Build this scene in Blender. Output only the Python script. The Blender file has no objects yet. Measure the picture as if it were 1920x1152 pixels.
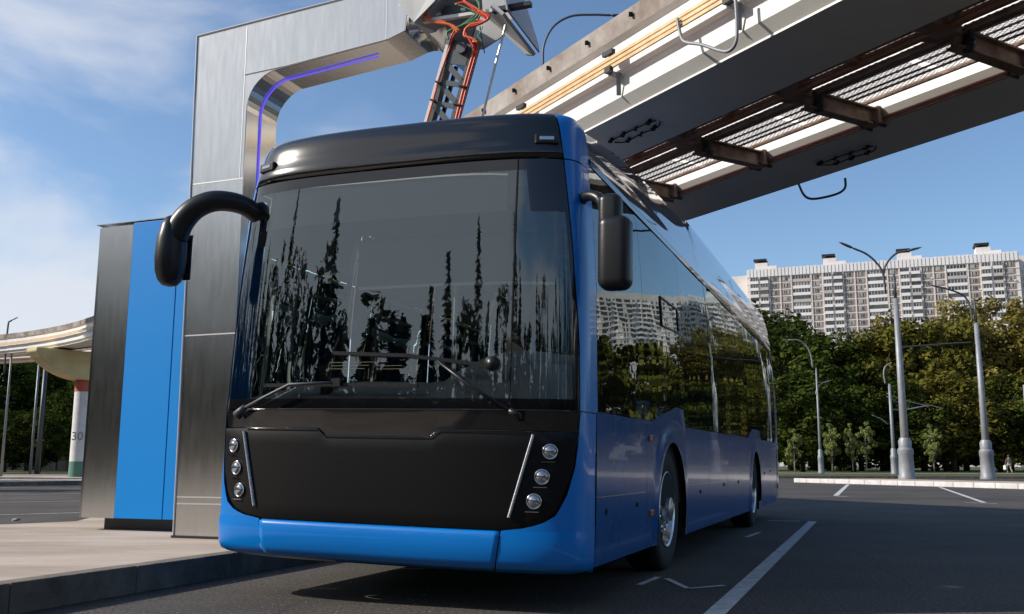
import bpy, math, random
from mathutils import Vector, Matrix, noise
R = math.radians
random.seed(7)
sc = bpy.context.scene
COL = sc.collection

# ------------------------------------------------------------------ calibration of the place
F, PITCH, ROLL, CAMH = 1781.28, .1639, -.0017, .8494
BX, BY, YAW, BR = -.8573, 5.8832, .3628, .0214
CR = Matrix.Rotation(PITCH, 3, 'X') @ Matrix.Rotation(ROLL, 3, 'Y')
SUN_EL = 33
SDIR = Vector((.906*math.cos(YAW)+.423*math.sin(YAW), -.906*math.sin(YAW)+.423*math.cos(YAW), 0)).normalized()

def at(u, v, Y):
    "point of the world seen along a direction, at a known depth Y"
    d = CR @ Vector(((u-960)/F, 1, -(v-576)/F))
    return Vector((0, 0, CAMH)) + d*(Y/d.y)
def atz(u, v, z):
    d = CR @ Vector(((u-960)/F, 1, -(v-576)/F))
    return Vector((0, 0, CAMH)) + d*((z-CAMH)/d.z)
def bf(x, y, z=0):
    "bus-parallel frame -> world"
    c, s = math.cos(YAW), math.sin(YAW)
    return Vector((BX+x*c+y*s, BY-x*s+y*c, z))

# ------------------------------------------------------------------ materials
def mat(name):
    m = bpy.data.materials.new(name); m.use_nodes = True
    nt = m.node_tree; nt.nodes.clear()
    out = nt.nodes.new('ShaderNodeOutputMaterial')
    return m, nt, out
def N(nt, t, **kw):
    n = nt.nodes.new(t)
    for k, v in kw.items():
        if k[0] == '_': setattr(n, k[1:], v)
        else: n.inputs[k.replace('__', ' ')].default_value = v
    return n
def pbr(name, col, rough=.5, metal=0., var=0., vscale=3., bump=0., bscale=20., coat=0., col2=None, detail=6., emit=None, estr=0, spec=.5, rvar=0., stretch=None, transl=None):
    m, nt, out = mat(name)
    L = nt.links.new
    p = N(nt, 'ShaderNodeBsdfPrincipled')
    p.inputs['Base Color'].default_value = (*col, 1); p.inputs['Roughness'].default_value = rough
    p.inputs['Metallic'].default_value = metal
    p.inputs['Specular IOR Level'].default_value = spec
    if coat: p.inputs['Coat Weight'].default_value = coat; p.inputs['Coat Roughness'].default_value = .02
    if emit: p.inputs['Emission Color'].default_value = (*emit, 1); p.inputs['Emission Strength'].default_value = estr
    L(p.outputs[0], out.inputs[0])
    tc = N(nt, 'ShaderNodeTexCoord'); vec = tc.outputs['Object']
    if stretch:
        mp = N(nt, 'ShaderNodeMapping'); mp.inputs['Scale'].default_value = stretch; L(vec, mp.inputs[0]); vec = mp.outputs[0]
    if var or col2:
        nz = N(nt, 'ShaderNodeTexNoise', Scale=vscale, Detail=detail, Roughness=.6); L(vec, nz.inputs['Vector'])
        rp = N(nt, 'ShaderNodeValToRGB'); L(nz.outputs['Fac'], rp.inputs[0])
        c2 = col2 or tuple(min(1, c*(1+var)) for c in col)
        c1 = col if col2 else tuple(c*(1-var) for c in col)
        rp.color_ramp.elements[0].position = .34; rp.color_ramp.elements[1].position = .68
        rp.color_ramp.elements[0].color = (*c1, 1); rp.color_ramp.elements[1].color = (*c2, 1)
        L(rp.outputs[0], p.inputs['Base Color'])
        if rvar:
            mr = N(nt, 'ShaderNodeMapRange'); mr.inputs[3].default_value = rough-rvar; mr.inputs[4].default_value = rough+rvar
            L(nz.outputs['Fac'], mr.inputs[0]); L(mr.outputs[0], p.inputs['Roughness'])
    if bump:
        nb = N(nt, 'ShaderNodeTexNoise', Scale=bscale, Detail=4.); L(vec, nb.inputs['Vector'])
        b = N(nt, 'ShaderNodeBump', Strength=bump, Distance=.02); L(nb.outputs['Fac'], b.inputs['Height']); L(b.outputs[0], p.inputs['Normal'])
        if coat: L(b.outputs[0], p.inputs['Coat Normal'])
    return m

def glass_mat(name, tint, ior=1.7, wav=.02, wscale=1.5, gl=(.90, 1, 1), rough=.0, base=None, basefac=0., stretch=(1,1,1)):
    m, nt, out = mat(name); L = nt.links.new
    tr = N(nt, 'ShaderNodeBsdfTransparent', Color=(*tint, 1))
    g = N(nt, 'ShaderNodeBsdfGlossy', Roughness=rough, Color=(*gl, 1))
    tc = N(nt, 'ShaderNodeTexCoord'); mp = N(nt, 'ShaderNodeMapping'); mp.inputs['Scale'].default_value = stretch
    L(tc.outputs['Object'], mp.inputs[0])
    nz = N(nt, 'ShaderNodeTexNoise', Scale=wscale, Detail=2.5); L(mp.outputs[0], nz.inputs['Vector'])
    b = N(nt, 'ShaderNodeBump', Strength=1., Distance=wav); L(nz.outputs['Fac'], b.inputs['Height'])
    L(b.outputs[0], g.inputs['Normal'])
    fr = N(nt, 'ShaderNodeFresnel', IOR=ior); L(b.outputs[0], fr.inputs['Normal'])
    mx = N(nt, 'ShaderNodeMixShader'); L(fr.outputs[0], mx.inputs[0])
    if base:
        df = N(nt, 'ShaderNodeBsdfDiffuse', Color=(*base, 1)); m0 = N(nt, 'ShaderNodeMixShader', Fac=basefac)
        L(tr.outputs[0], m0.inputs[1]); L(df.outputs[0], m0.inputs[2]); L(m0.outputs[0], mx.inputs[1])
    else: L(tr.outputs[0], mx.inputs[1])
    L(g.outputs[0], mx.inputs[2]); L(mx.outputs[0], out.inputs[0])
    return m

def asphalt_mat(name, c1, c2):
    m, nt, out = mat(name); L = nt.links.new
    p = N(nt, 'ShaderNodeBsdfPrincipled', Roughness=.85); L(p.outputs[0], out.inputs[0])
    tc = N(nt, 'ShaderNodeTexCoord')
    a = N(nt, 'ShaderNodeTexNoise', Scale=.35, Detail=8., Roughness=.65); L(tc.outputs['Object'], a.inputs['Vector'])
    v = N(nt, 'ShaderNodeTexVoronoi', Scale=95.); L(tc.outputs['Object'], v.inputs['Vector'])
    n2 = N(nt, 'ShaderNodeTexNoise', Scale=42., Detail=5.); L(tc.outputs['Object'], n2.inputs['Vector'])
    r = N(nt, 'ShaderNodeValToRGB'); r.color_ramp.elements[0].color = (*c1, 1); r.color_ramp.elements[1].color = (*c2, 1)
    r.color_ramp.elements[0].position = .38; r.color_ramp.elements[1].position = .62; L(a.outputs['Fac'], r.inputs[0])
    r2 = N(nt, 'ShaderNodeValToRGB'); r2.color_ramp.elements[0].color = (.45, .45, .45, 1); r2.color_ramp.elements[1].color = (1.95, 1.88, 1.78, 1)
    r2.color_ramp.elements[0].position = .38; r2.color_ramp.elements[1].position = .66; L(n2.outputs['Fac'], r2.inputs[0])
    mx = N(nt, 'ShaderNodeMix', _data_type='RGBA', _blend_type='MULTIPLY'); mx.inputs[0].default_value = 1
    L(r.outputs[0], mx.inputs[6]); L(r2.outputs[0], mx.inputs[7])
    # light grains
    r3 = N(nt, 'ShaderNodeValToRGB'); r3.color_ramp.elements[0].position = .12; r3.color_ramp.elements[1].position = .2
    r3.color_ramp.elements[0].color = (1, 1, 1, 1); r3.color_ramp.elements[1].color = (0, 0, 0, 1); L(v.outputs['Distance'], r3.inputs[0])
    vc = N(nt, 'ShaderNodeMath', _operation='GREATER_THAN'); vc.inputs[1].default_value = .8
    sp = N(nt, 'ShaderNodeSeparateColor'); L(v.outputs['Color'], sp.inputs[0]); L(sp.outputs[0], vc.inputs[0])
    ml = N(nt, 'ShaderNodeMath', _operation='MULTIPLY'); L(vc.outputs[0], ml.inputs[0]); L(r3.outputs[0], ml.inputs[1])
    m2 = N(nt, 'ShaderNodeMix', _data_type='RGBA'); m2.inputs[7].default_value = (.2, .19, .17, 1)
    L(ml.outputs[0], m2.inputs[0]); L(mx.outputs[2], m2.inputs[6])
    # cracks and oil patches
    ck = N(nt, 'ShaderNodeTexVoronoi', Scale=.32, _feature='DISTANCE_TO_EDGE')
    wn = N(nt, 'ShaderNodeTexNoise', Scale=1.3, Detail=6.); L(tc.outputs['Object'], wn.inputs['Vector'])
    wm = N(nt, 'ShaderNodeMix', _data_type='RGBA'); wm.inputs[0].default_value = .22; L(tc.outputs['Object'], wm.inputs[6]); L(wn.outputs['Color'], wm.inputs[7])
    L(wm.outputs[2], ck.inputs['Vector'])
    cr = N(nt, 'ShaderNodeMapRange'); cr.inputs[1].default_value = .0; cr.inputs[2].default_value = .005; cr.inputs[3].default_value = .55; cr.inputs[4].default_value = 1.; L(ck.outputs['Distance'], cr.inputs[0])
    m3 = N(nt, 'ShaderNodeMix', _data_type='RGBA', _blend_type='MULTIPLY'); m3.inputs[0].default_value = 1; L(m2.outputs[2], m3.inputs[6]); L(cr.outputs[0], m3.inputs[7])
    L(m3.outputs[2], p.inputs['Base Color'])
    b = N(nt, 'ShaderNodeBump', Strength=.55, Distance=.012); L(n2.outputs['Fac'], b.inputs['Height']); L(b.outputs[0], p.inputs['Normal'])
    return m

def leaf_mat(name, dark, light, scale=.35, warm=None):
    m, nt, out = mat(name); L = nt.links.new
    tc = N(nt, 'ShaderNodeTexCoord'); nz = N(nt, 'ShaderNodeTexNoise', Scale=scale, Detail=5., Roughness=.7); L(tc.outputs['Object'], nz.inputs['Vector'])
    oi = N(nt, 'ShaderNodeObjectInfo')
    r = N(nt, 'ShaderNodeValToRGB'); r.color_ramp.elements[0].color = (*dark, 1); r.color_ramp.elements[1].color = (*light, 1)
    r.color_ramp.elements[0].position = .36; r.color_ramp.elements[1].position = .66; L(nz.outputs['Fac'], r.inputs[0])
    src = r.outputs[0]
    if warm:
        mx = N(nt, 'ShaderNodeMix', _data_type='RGBA'); mx.inputs[7].default_value = (*warm, 1); L(src, mx.inputs[6])
        ml = N(nt, 'ShaderNodeMath', _operation='MULTIPLY'); ml.inputs[1].default_value = .55; L(oi.outputs['Random'], ml.inputs[0]); L(ml.outputs[0], mx.inputs[0]); src = mx.outputs[2]
    df = N(nt, 'ShaderNodeBsdfDiffuse'); L(src, df.inputs[0])
    tl = N(nt, 'ShaderNodeBsdfTranslucent'); L(src, tl.inputs[0])
    mx2 = N(nt, 'ShaderNodeMixShader', Fac=.22); L(df.outputs[0], mx2.inputs[1]); L(tl.outputs[0], mx2.inputs[2]); L(mx2.outputs[0], out.inputs[0])
    return m

M = {}
M['asphalt'] = asphalt_mat('asphalt', (.035, .031, .026), (.070, .062, .053))
M['platform'] = pbr('platform_concrete', (.32, .25, .195), .9, col2=(.56, .47, .38), vscale=.9, bump=.35, bscale=30, stretch=(.5, 1.6, 1), detail=10)
M['kerb'] = pbr('kerb_concrete', (.17, .14, .11), .9, var=.35, vscale=4, bump=.5, bscale=25)
M['kerb_white'] = pbr('kerb_white', (.62, .6, .58), .8, var=.15, vscale=3, bump=.3)
M['grass'] = pbr('lawn_grass', (.03, .045, .012), .95, col2=(.085, .105, .03), vscale=2.2, bump=.8, bscale=30)
M['paint'] = pbr('road_paint', (.36, .36, .36), .8, col2=(.66, .66, .65), vscale=9, bump=.2, bscale=60)
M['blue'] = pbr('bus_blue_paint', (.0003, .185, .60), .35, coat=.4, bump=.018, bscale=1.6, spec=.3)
M['blue_shaded'] = pbr('bus_blue_shaded', (.0002, .082, .29), .18, coat=.22, bump=.08, bscale=1.3, spec=.25, var=.12, vscale=2)  # same bus blue, shade on the flank put into a darker colour
M['black_gloss'] = pbr('black_gloss', (.006, .0065, .007), .16, coat=.7, bump=.02, bscale=1.3, spec=.4)
M['black_panel'] = pbr('black_lower_panel', (.003, .003, .0035), .4, bump=.05, bscale=5, spec=.25)
M['fairing'] = pbr('roof_fairing', (.03, .055, .11), .14, coat=1., bump=.06, bscale=1.6, spec=.6)
M['black_plastic'] = pbr('black_plastic', (.012, .0125, .013), .36, bump=.04, bscale=60, spec=.4)
M['rubber'] = pbr('tyre_rubber', (.018, .018, .018), .85, bump=.3, bscale=40)
M['seam'] = pbr('dark_gap', (.004, .004, .005), .9)
M['chrome'] = pbr('polished_metal', (.72, .73, .75), .12, metal=1.)
M['rim'] = pbr('wheel_metal', (.52, .53, .55), .28, metal=1., var=.2, vscale=14)
M['lens'] = pbr('lamp_glass', (.42, .45, .48), .05, metal=.85, coat=1.)
M['led'] = pbr('led_bar', (.75, .75, .78), .35, metal=.1, var=.3, vscale=90)
M['amber'] = pbr('amber_lens', (.55, .12, .01), .3, coat=.5)
M['windshield'] = glass_mat('windshield_glass', (.92, .94, .93), 2.05, wav=.0015, wscale=1.8, stretch=(1.5, 1, .6))
M['frit'] = pbr('windshield_black_border', (.005, .005, .006), .12, coat=.6, spec=.4)
M['side_glass'] = glass_mat('side_window_glass', (.62, .65, .64), 1.7, wav=.003, wscale=1.5, base=(.012, .014, .014), basefac=.16)
M['mirror_glass'] = pbr('mirror_glass', (.8, .82, .85), .02, metal=1.)
M['dash'] = pbr('dashboard', (.86, .88, .85), .6, var=.08, vscale=3)
M['inside'] = pbr('interior_grey', (.55, .55, .53), .7, var=.15)
M['inside_dark'] = pbr('interior_dark', (.05, .05, .052), .7)
M['visor'] = pbr('visor_film', (.085, .09, .095), .6, var=.2, vscale=2)
M['seat'] = pbr('seat_fabric', (.02, .05, .14), .8, var=.3, vscale=12)
M['yellow'] = pbr('handrail_grey', (.30, .31, .30), .4)
M['display'] = pbr('destination_display', (.30, .32, .32), .5)
M['steel'] = pbr('brushed_steel', (.62, .625, .61), .18, metal=1., var=.05, vscale=5, rvar=.03, stretch=(4, 4, .6), bump=.02, bscale=6)
M['steel_groove'] = pbr('steel_joint', (.62, .61, .60), .4, metal=.6)
M['hood'] = pbr('hood_metal', (.42, .42, .41), .45, metal=.55, var=.1, vscale=2)
M['cab_blue'] = pbr('cabinet_blue', (.0005, .24, .68), .5, bump=.03, bscale=1.2, spec=.25)
M['groove_dark'] = pbr('panel_gap', (.01, .03, .08), .8)
M['violet'] = pbr('violet_light', (.12, .08, .8), .5, emit=(.16, .12, 1.), estr=.8)
M['white_steel'] = pbr('beam_white_paint', (.74, .725, .70), .5, col2=(.88, .87, .85), vscale=1.3, bump=.05, bscale=10, detail=9, stretch=(1, 1, 1))
M['beam_under'] = pbr('beam_underside', (.72, .70, .62), .6, col2=(.84, .82, .75), vscale=.8, bump=.05, bscale=8, detail=9)
M['beam_top'] = pbr('beam_flange', (.16, .10, .06), .75, col2=(.50, .47, .44), vscale=1.6, detail=10)
M['rust'] = pbr('rusty_steel', (.17, .085, .05), .85, col2=(.36, .27, .22), vscale=4, bump=.4, bscale=25)
M['rust_orange'] = pbr('rusty_orange', (.30, .12, .06), .8, col2=(.42, .24, .16), vscale=6)
M['conductor'] = pbr('conductor_rail', (.62, .40, .18), .45, col2=(.78, .58, .33), vscale=7)
M['dark_metal'] = pbr('dark_metal', (.03, .03, .032), .5, metal=.4)
M['grey_paint'] = pbr('grey_pole_paint', (.26, .27, .285), .5, metal=.2, var=.15, vscale=3)
M['pole_dark'] = pbr('pole_dark_grey', (.09, .095, .105), .5, metal=.3)
M['mast_grey'] = pbr('mast_grey', (.075, .085, .09), .5, metal=.3)
M['orange_cable'] = pbr('orange_cable', (.75, .14, .03), .45)
M['red_cable'] = pbr('red_cable', (.62, .04, .03), .4)
M['green_cable'] = pbr('green_cable', (.10, .28, .13), .45)
M['pale_metal'] = pbr('pale_metal', (.62, .62, .60), .4, metal=.3)
M['cap'] = pbr('cream_cap', (.56, .46, .23), .8, col2=(.72, .61, .34), vscale=1.2, detail=8)
M['pillar_white'] = pbr('pillar_white', (.72, .71, .69), .7, var=.08)
M['red'] = pbr('red_band', (.50, .12, .08), .7)
M['green'] = pbr('green_band', (.10, .24, .18), .7)
M['ink'] = pbr('number_ink', (.30, .30, .31), .7)
M['wall'] = pbr('tower_block_wall', (.68, .62, .59), .85, col2=(.80, .75, .72), vscale=.25, detail=8)
M['wall_tan'] = pbr('tower_block_panel', (.24, .175, .15), .85, col2=(.36, .28, .25), vscale=.3)
M['balcony'] = pbr('balcony_front', (.78, .74, .74), .8, col2=(.88, .86, .86), vscale=.12)
M['balcony_tint'] = pbr('balcony_tinted', (.42, .44, .46), .8, col2=(.60, .50, .44), vscale=.06)
M['curtain'] = pbr('curtain', (.42, .38, .33), .8, col2=(.30, .33, .36), vscale=.2)
M['window_dark'] = pbr('window_dark', (.03, .035, .04), .15, col2=(.14, .13, .12), vscale=.35)
M['window_frame'] = pbr('window_frame', (.62, .60, .58), .6)
M['bark'] = pbr('bark', (.05, .04, .03), .9, var=.3, vscale=6)
M['bark_pale'] = pbr('bark_pale', (.34, .30, .25), .9, var=.3, vscale=6)
M['leaf_a'] = leaf_mat('foliage_dark', (.014, .026, .006), (.085, .11, .022), .3)
M['leaf_b'] = leaf_mat('foliage_olive', (.03, .045, .008), (.21, .21, .04), .3, warm=(.16, .11, .03))
M['leaf_c'] = leaf_mat('foliage_autumn', (.10, .10, .025), (.44, .36, .11), .3, warm=(.22, .17, .08))
M['leaf_y'] = leaf_mat('foliage_young', (.11, .14, .04), (.30, .33, .11), .8)
M['leaf_k'] = leaf_mat('foliage_conifer', (.04, .055, .03), (.13, .15, .08), .3)
M['skin'] = pbr('skin', (.45, .28, .2), .6)
M['jacket'] = pbr('jacket', (.12, .11, .11), .8)
M['bag'] = pbr('white_bag', (.8, .8, .8), .7)
M['debris'] = pbr('pale_debris', (.25, .24, .22), .9)

# expanded metal mesh of the walkway: dark strands, lit look put into the openings as translucent white
def grating_mat():
    m, nt, out = mat('expanded_metal'); L = nt.links.new
    tc = N(nt, 'ShaderNodeTexCoord'); sp = N(nt, 'ShaderNodeSeparateXYZ'); L(tc.outputs['Object'], sp.inputs[0])
    def lin(a, b):
        x = N(nt, 'ShaderNodeMath', _operation='MULTIPLY'); x.inputs[1].default_value = a; L(sp.outputs[0], x.inputs[0])
        y = N(nt, 'ShaderNodeMath', _operation='MULTIPLY_ADD'); y.inputs[1].default_value = b; L(sp.outputs[1], y.inputs[0]); L(x.outputs[0], y.inputs[2])
        f = N(nt, 'ShaderNodeMath', _operation='FRACT'); L(y.outputs[0], f.inputs[0])
        g = N(nt, 'ShaderNodeMath', _operation='GREATER_THAN'); g.inputs[1].default_value = .2; L(f.outputs[0], g.inputs[0]); return g
    a, b = lin(13, 21), lin(-13, 21)
    mu = N(nt, 'ShaderNodeMath', _operation='MULTIPLY'); L(a.outputs[0], mu.inputs[0]); L(b.outputs[0], mu.inputs[1])
    dk = N(nt, 'ShaderNodeBsdfDiffuse', Color=(.07, .055, .05, 1))
    tl = N(nt, 'ShaderNodeBsdfTranslucent', Color=(.92, .90, .88, 1)); tp = N(nt, 'ShaderNodeBsdfTransparent')
    m1 = N(nt, 'ShaderNodeMixShader', Fac=.4); L(tp.outputs[0], m1.inputs[1]); L(tl.outputs[0], m1.inputs[2])
    mx = N(nt, 'ShaderNodeMixShader'); L(mu.outputs[0], mx.inputs[0]); L(dk.outputs[0], mx.inputs[1]); L(m1.outputs[0], mx.inputs[2]); L(mx.outputs[0], out.inputs[0])
    return m
M['grating'] = grating_mat()

# ------------------------------------------------------------------ mesh helpers
class MB:
    def __init__(s): s.v = []; s.f = []; s.m = []; s.mi = 0
    def quadbox(s, c, fs):
        b = len(s.v); s.v += [tuple(p) for p in c]; s.f += [tuple(b+i for i in f) for f in fs]; s.m += [s.mi]*len(fs)
    def box(s, x0, x1, y0, y1, z0, z1, T=None):
        c = [Vector((x, y, z)) for z in (z0, z1) for y in (y0, y1) for x in (x0, x1)]
        if T: c = [T @ p for p in c]
        s.quadbox(c, [(0, 2, 3, 1), (4, 5, 7, 6), (0, 1, 5, 4), (2, 6, 7, 3), (0, 4, 6, 2), (1, 3, 7, 5)])
        return s
    def bar(s, a, b, w, h, up=(0, 0, 1)):
        a, b = Vector(a), Vector(b); d = b-a; L = d.length; d.normalize(); up = Vector(up)
        x = d.cross(up)
        if x.length < 1e-4: x = d.cross(Vector((1, 0, 0)))
        x.normalize(); z = x.cross(d)
        c = [a + d*t*L + x*i*w/2 + z*j*h/2 for j in (-1, 1) for t in (0, 1) for i in (-1, 1)]
        s.quadbox(c, [(0, 2, 3, 1), (4, 5, 7, 6), (0, 1, 5, 4), (2, 6, 7, 3), (0, 4, 6, 2), (1, 3, 7, 5)]); return s
    def tube(s, pts, r, n=8, cap=True, flat=1.):
        pts = [Vector(p) for p in pts]; rs = r if isinstance(r, (list, tuple)) else [r]*len(pts)
        b = len(s.v); prev = None
        for i, p in enumerate(pts):
            d = (pts[min(i+1, len(pts)-1)] - pts[max(i-1, 0)]).normalized()
            ref = prev if prev else (Vector((0, 0, 1)) if abs(d.z) < .9 else Vector((1, 0, 0)))
            x = d.cross(ref); x = x.normalized() if x.length > 1e-5 else d.orthogonal().normalized(); y = x.cross(d).normalized(); prev = y
            for k in range(n):
                a = 2*math.pi*k/n; s.v.append(tuple(p + x*math.cos(a)*rs[i] + y*math.sin(a)*rs[i]*flat))
        for i in range(len(pts)-1):
            for k in range(n):
                k2 = (k+1) % n; s.f.append((b+i*n+k, b+i*n+k2, b+(i+1)*n+k2, b+(i+1)*n+k)); s.m.append(s.mi)
        if cap:
            s.f.append(tuple(b+k for k in range(n))[::-1]); s.m.append(s.mi)
            e = b+(len(pts)-1)*n; s.f.append(tuple(e+k for k in range(n))); s.m.append(s.mi)
        return s
    def lathe(s, prof, n=32, T=None, axis='z'):
        b = len(s.v)
        for r, h in prof:
            for k in range(n):
                a = 2*math.pi*k/n; p = Vector((r*math.cos(a), r*math.sin(a), h))
                if axis == 'x': p = Vector((h, r*math.cos(a), r*math.sin(a)))
                if axis == 'y': p = Vector((r*math.cos(a), h, r*math.sin(a)))
                if T: p = T @ p
                s.v.append(tuple(p))
        for i in range(len(prof)-1):
            for k in range(n):
                k2 = (k+1) % n; s.f.append((b+i*n+k, b+i*n+k2, b+(i+1)*n+k2, b+(i+1)*n+k)); s.m.append(s.mi)
        return s
    def grid(s, rows, mfun=None):
        b = len(s.v); n = len(rows[0])
        for r in rows: s.v += [tuple(p) for p in r]
        for i in range(len(rows)-1):
            for k in range(n-1):
                s.f.append((b+i*n+k, b+i*n+k+1, b+(i+1)*n+k+1, b+(i+1)*n+k)); s.m.append(mfun(i, k) if mfun else s.mi)
        return s
    def prism(s, poly, T0, T1):
        "polygon (list of 2d) mapped by two functions to its two ends"
        b = len(s.v); n = len(poly)
        s.v += [tuple(T0(p)) for p in poly] + [tuple(T1(p)) for p in poly]
        s.f.append(tuple(range(b, b+n))); s.f.append(tuple(range(b+2*n-1, b+n-1, -1))); s.m += [s.mi]*2
        for k in range(n):
            k2 = (k+1) % n; s.f.append((b+k, b+n+k, b+n+k2, b+k2)); s.m.append(s.mi)
        return s
    def build(s, name, material, parent=None, smooth=False, loc=None, rot=None, bevel=0, solid=0, auto=None, fixn=False):
        me = bpy.data.meshes.new(name); me.from_pydata(s.v, [], s.f); me.update()
        for mm in (material if isinstance(material, (list, tuple)) else [material]): me.materials.append(mm)
        if isinstance(material, (list, tuple)): me.polygons.foreach_set('material_index', s.m)
        if fixn:
            import bmesh
            bm = bmesh.new(); bm.from_mesh(me); bmesh.ops.recalc_face_normals(bm, faces=bm.faces); bm.to_mesh(me); bm.free()
        if smooth: me.polygons.foreach_set('use_smooth', [True]*len(me.polygons))
        if auto is not None:
            me.polygons.foreach_set('use_smooth', [True]*len(me.polygons)); me.set_sharp_from_angle(angle=R(auto))
        o = bpy.data.objects.new(name, me); COL.objects.link(o)
        if parent: o.parent = parent
        if loc is not None: o.location = loc
        if rot is not None: o.rotation_euler = rot
        if solid: md = o.modifiers.new('thick', 'SOLIDIFY'); md.thickness = solid; md.offset = -1
        if bevel: md = o.modifiers.new('edge', 'BEVEL'); md.width = bevel; md.segments = 2; md.limit_method = 'ANGLE'; md.angle_limit = R(40)
        return o
def tag(o, label=None, cat=None, group=None, kind=None):
    if label: o['label'] = label
    if cat: o['category'] = cat
    if group: o['group'] = group
    if kind: o['kind'] = kind
    return o
def empty(name, label, cat, loc=(0, 0, 0), rot=(0, 0, 0), group=None):
    o = bpy.data.objects.new(name, None); COL.objects.link(o); o.location = loc; o.rotation_euler = rot; o.empty_display_size = .3
    return tag(o, label, cat, group)
def copy_tree(o, parent=None):
    c = o.copy(); COL.objects.link(c); c.parent = parent
    for ch in list(o.children): copy_tree(ch, c)
    return c
def spline(pts, n=8):
    pts = [Vector(p) for p in pts]; out = []
    P = [pts[0]*2-pts[1]] + pts + [pts[-1]*2-pts[-2]]
    for i in range(1, len(P)-2):
        for k in range(n):
            t = k/n; a, b, c, d = P[i-1:i+3]
            out.append(.5*((2*b)+(c-a)*t+(2*a-5*b+4*c-d)*t*t+(3*b-a-3*c+d)*t**3))
    out.append(pts[-1]); return out
def lerp(a, b, t): return a+(b-a)*t
def pw(x, tab):
    if x <= tab[0][0]: return tab[0][1]
    for (a, b), (c, d) in zip(tab, tab[1:]):
        if x <= c: return b+(d-b)*(x-a)/(c-a)
    return tab[-1][1]

# ================================================================== GROUND
gm = MB()
xs = [-900, -300, -100, -40, 0, 40, 100, 300, 900]; ys = [-900, -300, -100, -30, 0, 30, 60, 100, 300, 1200]
gm.grid([[(x, y, 0) for x in xs] for y in ys])
tag(gm.build('ground', M['asphalt']), kind='structure')

def slab(name, poly, z0, z1, mtop, mside, kind='structure', bev=.02):
    s = MB(); n = len(poly)
    s.v = [(p[0], p[1], z0) for p in poly]+[(p[0], p[1], z1) for p in poly]
    s.f = [tuple(range(n, 2*n))]; s.m = [0]
    for k in range(n): k2 = (k+1) % n; s.f.append((k, k2, n+k2, n+k)); s.m.append(1)
    o = s.build(name, [mtop, mside], fixn=True, bevel=bev); return tag(o, kind=kind)
pl = [bf(-1.86, -14), bf(-1.86, 16), bf(-3.5, 16), bf(-7.0, 5.2), bf(-6.75, 3.45), bf(-6.2, 2.72), bf(-7.6, 1.0), bf(-14, -14)]
pl = [bf(-1.88, -14), bf(-1.88, 16), bf(-3.5, 16), bf(-7.0, 5.2), atz(140, 977, .18), atz(0, 983, .18), atz(-900, 1010, .18), bf(-16, -14)]
slab('platform', [(p.x, p.y) for p in pl], 0, .176, M['platform'], M['kerb'])
# kerb stones along the road edge, one long run of joined stones
ks = MB()
y = -14.
while y < 16:
    ks.box(-1.877, -1.735, y+.003, y+.997, 0, .18+random.uniform(-.002, .002)); y += 1.
o = ks.build('platform_kerb', M['kerb'], loc=(BX, BY, 0), rot=(0, 0, -YAW), bevel=.006); tag(o, kind='structure')

# island on the right with the white kerb, lawn behind it
a = [atz(1490, 905, 0), atz(1920, 918, 0)]
d = (a[1]-a[0]).normalized(); nrm = Vector((d.y, -d.x, 0)); nrm = nrm if nrm.y > 0 else -nrm
P0 = a[0]; P1 = a[0]+d*40
isl = [P0, P1, P1+nrm*5, P0+nrm*3.6+d*1.5]
slab('traffic_island', [(p.x, p.y) for p in isl], 0, .19, M['platform'], M['kerb_white'])
kb = MB(); 
for i in range(40):
    q0 = P0+d*i+d*.005; q1 = P0+d*(i+.99)
    kb.bar(q0+Vector((0, 0, .10))+nrm*.05, q1+Vector((0, 0, .10))+nrm*.05, .2, .2)
tag(kb.build('island_kerb', M['kerb_white'], bevel=.02), kind='structure')
lw = [(-2, 60), (60, 58), (140, 60), (240, 80), (240, 700), (-60, 700), (-20, 90)]
slab('lawn', lw, 0, .16, M['grass'], M['kerb'], bev=0)
lp = MB(); lp.box(0, 120, 78, 80.5, .16, .17); tag(lp.build('path', M['platform']), kind='structure')
# left far platform
q = [atz(-300, 918, 0), atz(143, 909, 0), atz(400, 903, 0)]
slab('far_platform', [(q[0].x, q[0].y), (q[1].x, q[1].y), (q[2].x, q[2].y), (q[2].x+2, q[2].y+14), (-20, 62), (-70, 62)], 0, .15, M['platform'], M['kerb'], bev=0)
slab('far_lawn', [(-120, 63), (-8, 63), (-8, 400), (-160, 400)], 0, .2, M['grass'], M['kerb'], bev=0)

def line(name, pts, w=.1):
    s = MB()
    for p0, p1 in zip(pts, pts[1:]):
        dd = (p1-p0).normalized(); nn = Vector((-dd.y, dd.x, 0))*w/2; b = len(s.v)
        s.v += [tuple(p0+nn), tuple(p0-nn), tuple(p1-nn), tuple(p1+nn)]; s.f.append((b, b+1, b+2, b+3)); s.m.append(0)
    o = s.build(name, M['paint'], loc=(0, 0, .005)); return tag(o, kind='structure')
lnm = 'road_marking'
line(lnm, [bf(1.98, -2), bf(1.93, 10.15)], .12)
line(lnm, [atz(1500, 978, 0), atz(1440, 977, 0)], .09)
line(lnm, [atz(1590, 909, 0), atz(1567, 930, 0)], .14)
line(lnm, [atz(1567, 931, 0), atz(1590, 932, 0)], .12)
line(lnm, [atz(1762, 914, 0), atz(1845, 943, 0)], .12)
line(lnm, [atz(1810, 943, 0), atz(1870, 945, 0)], .1)
for v0, v1 in ((915, 912), (929, 926), (943, 940), (968, 962)):
    line(lnm, [atz(-120, v0+1.5, 0), atz(150, v1, 0)], .1)
line(lnm, [atz(1198, 1098, 0), atz(1235, 1083, 0)], .05)
line(lnm, [atz(1250, 1086, 0), atz(1290, 1105, 0), atz(1358, 1099, 0)], .045)
line(lnm, [atz(1400, 1008, 0), atz(1424, 999, 0)], .06)

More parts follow.
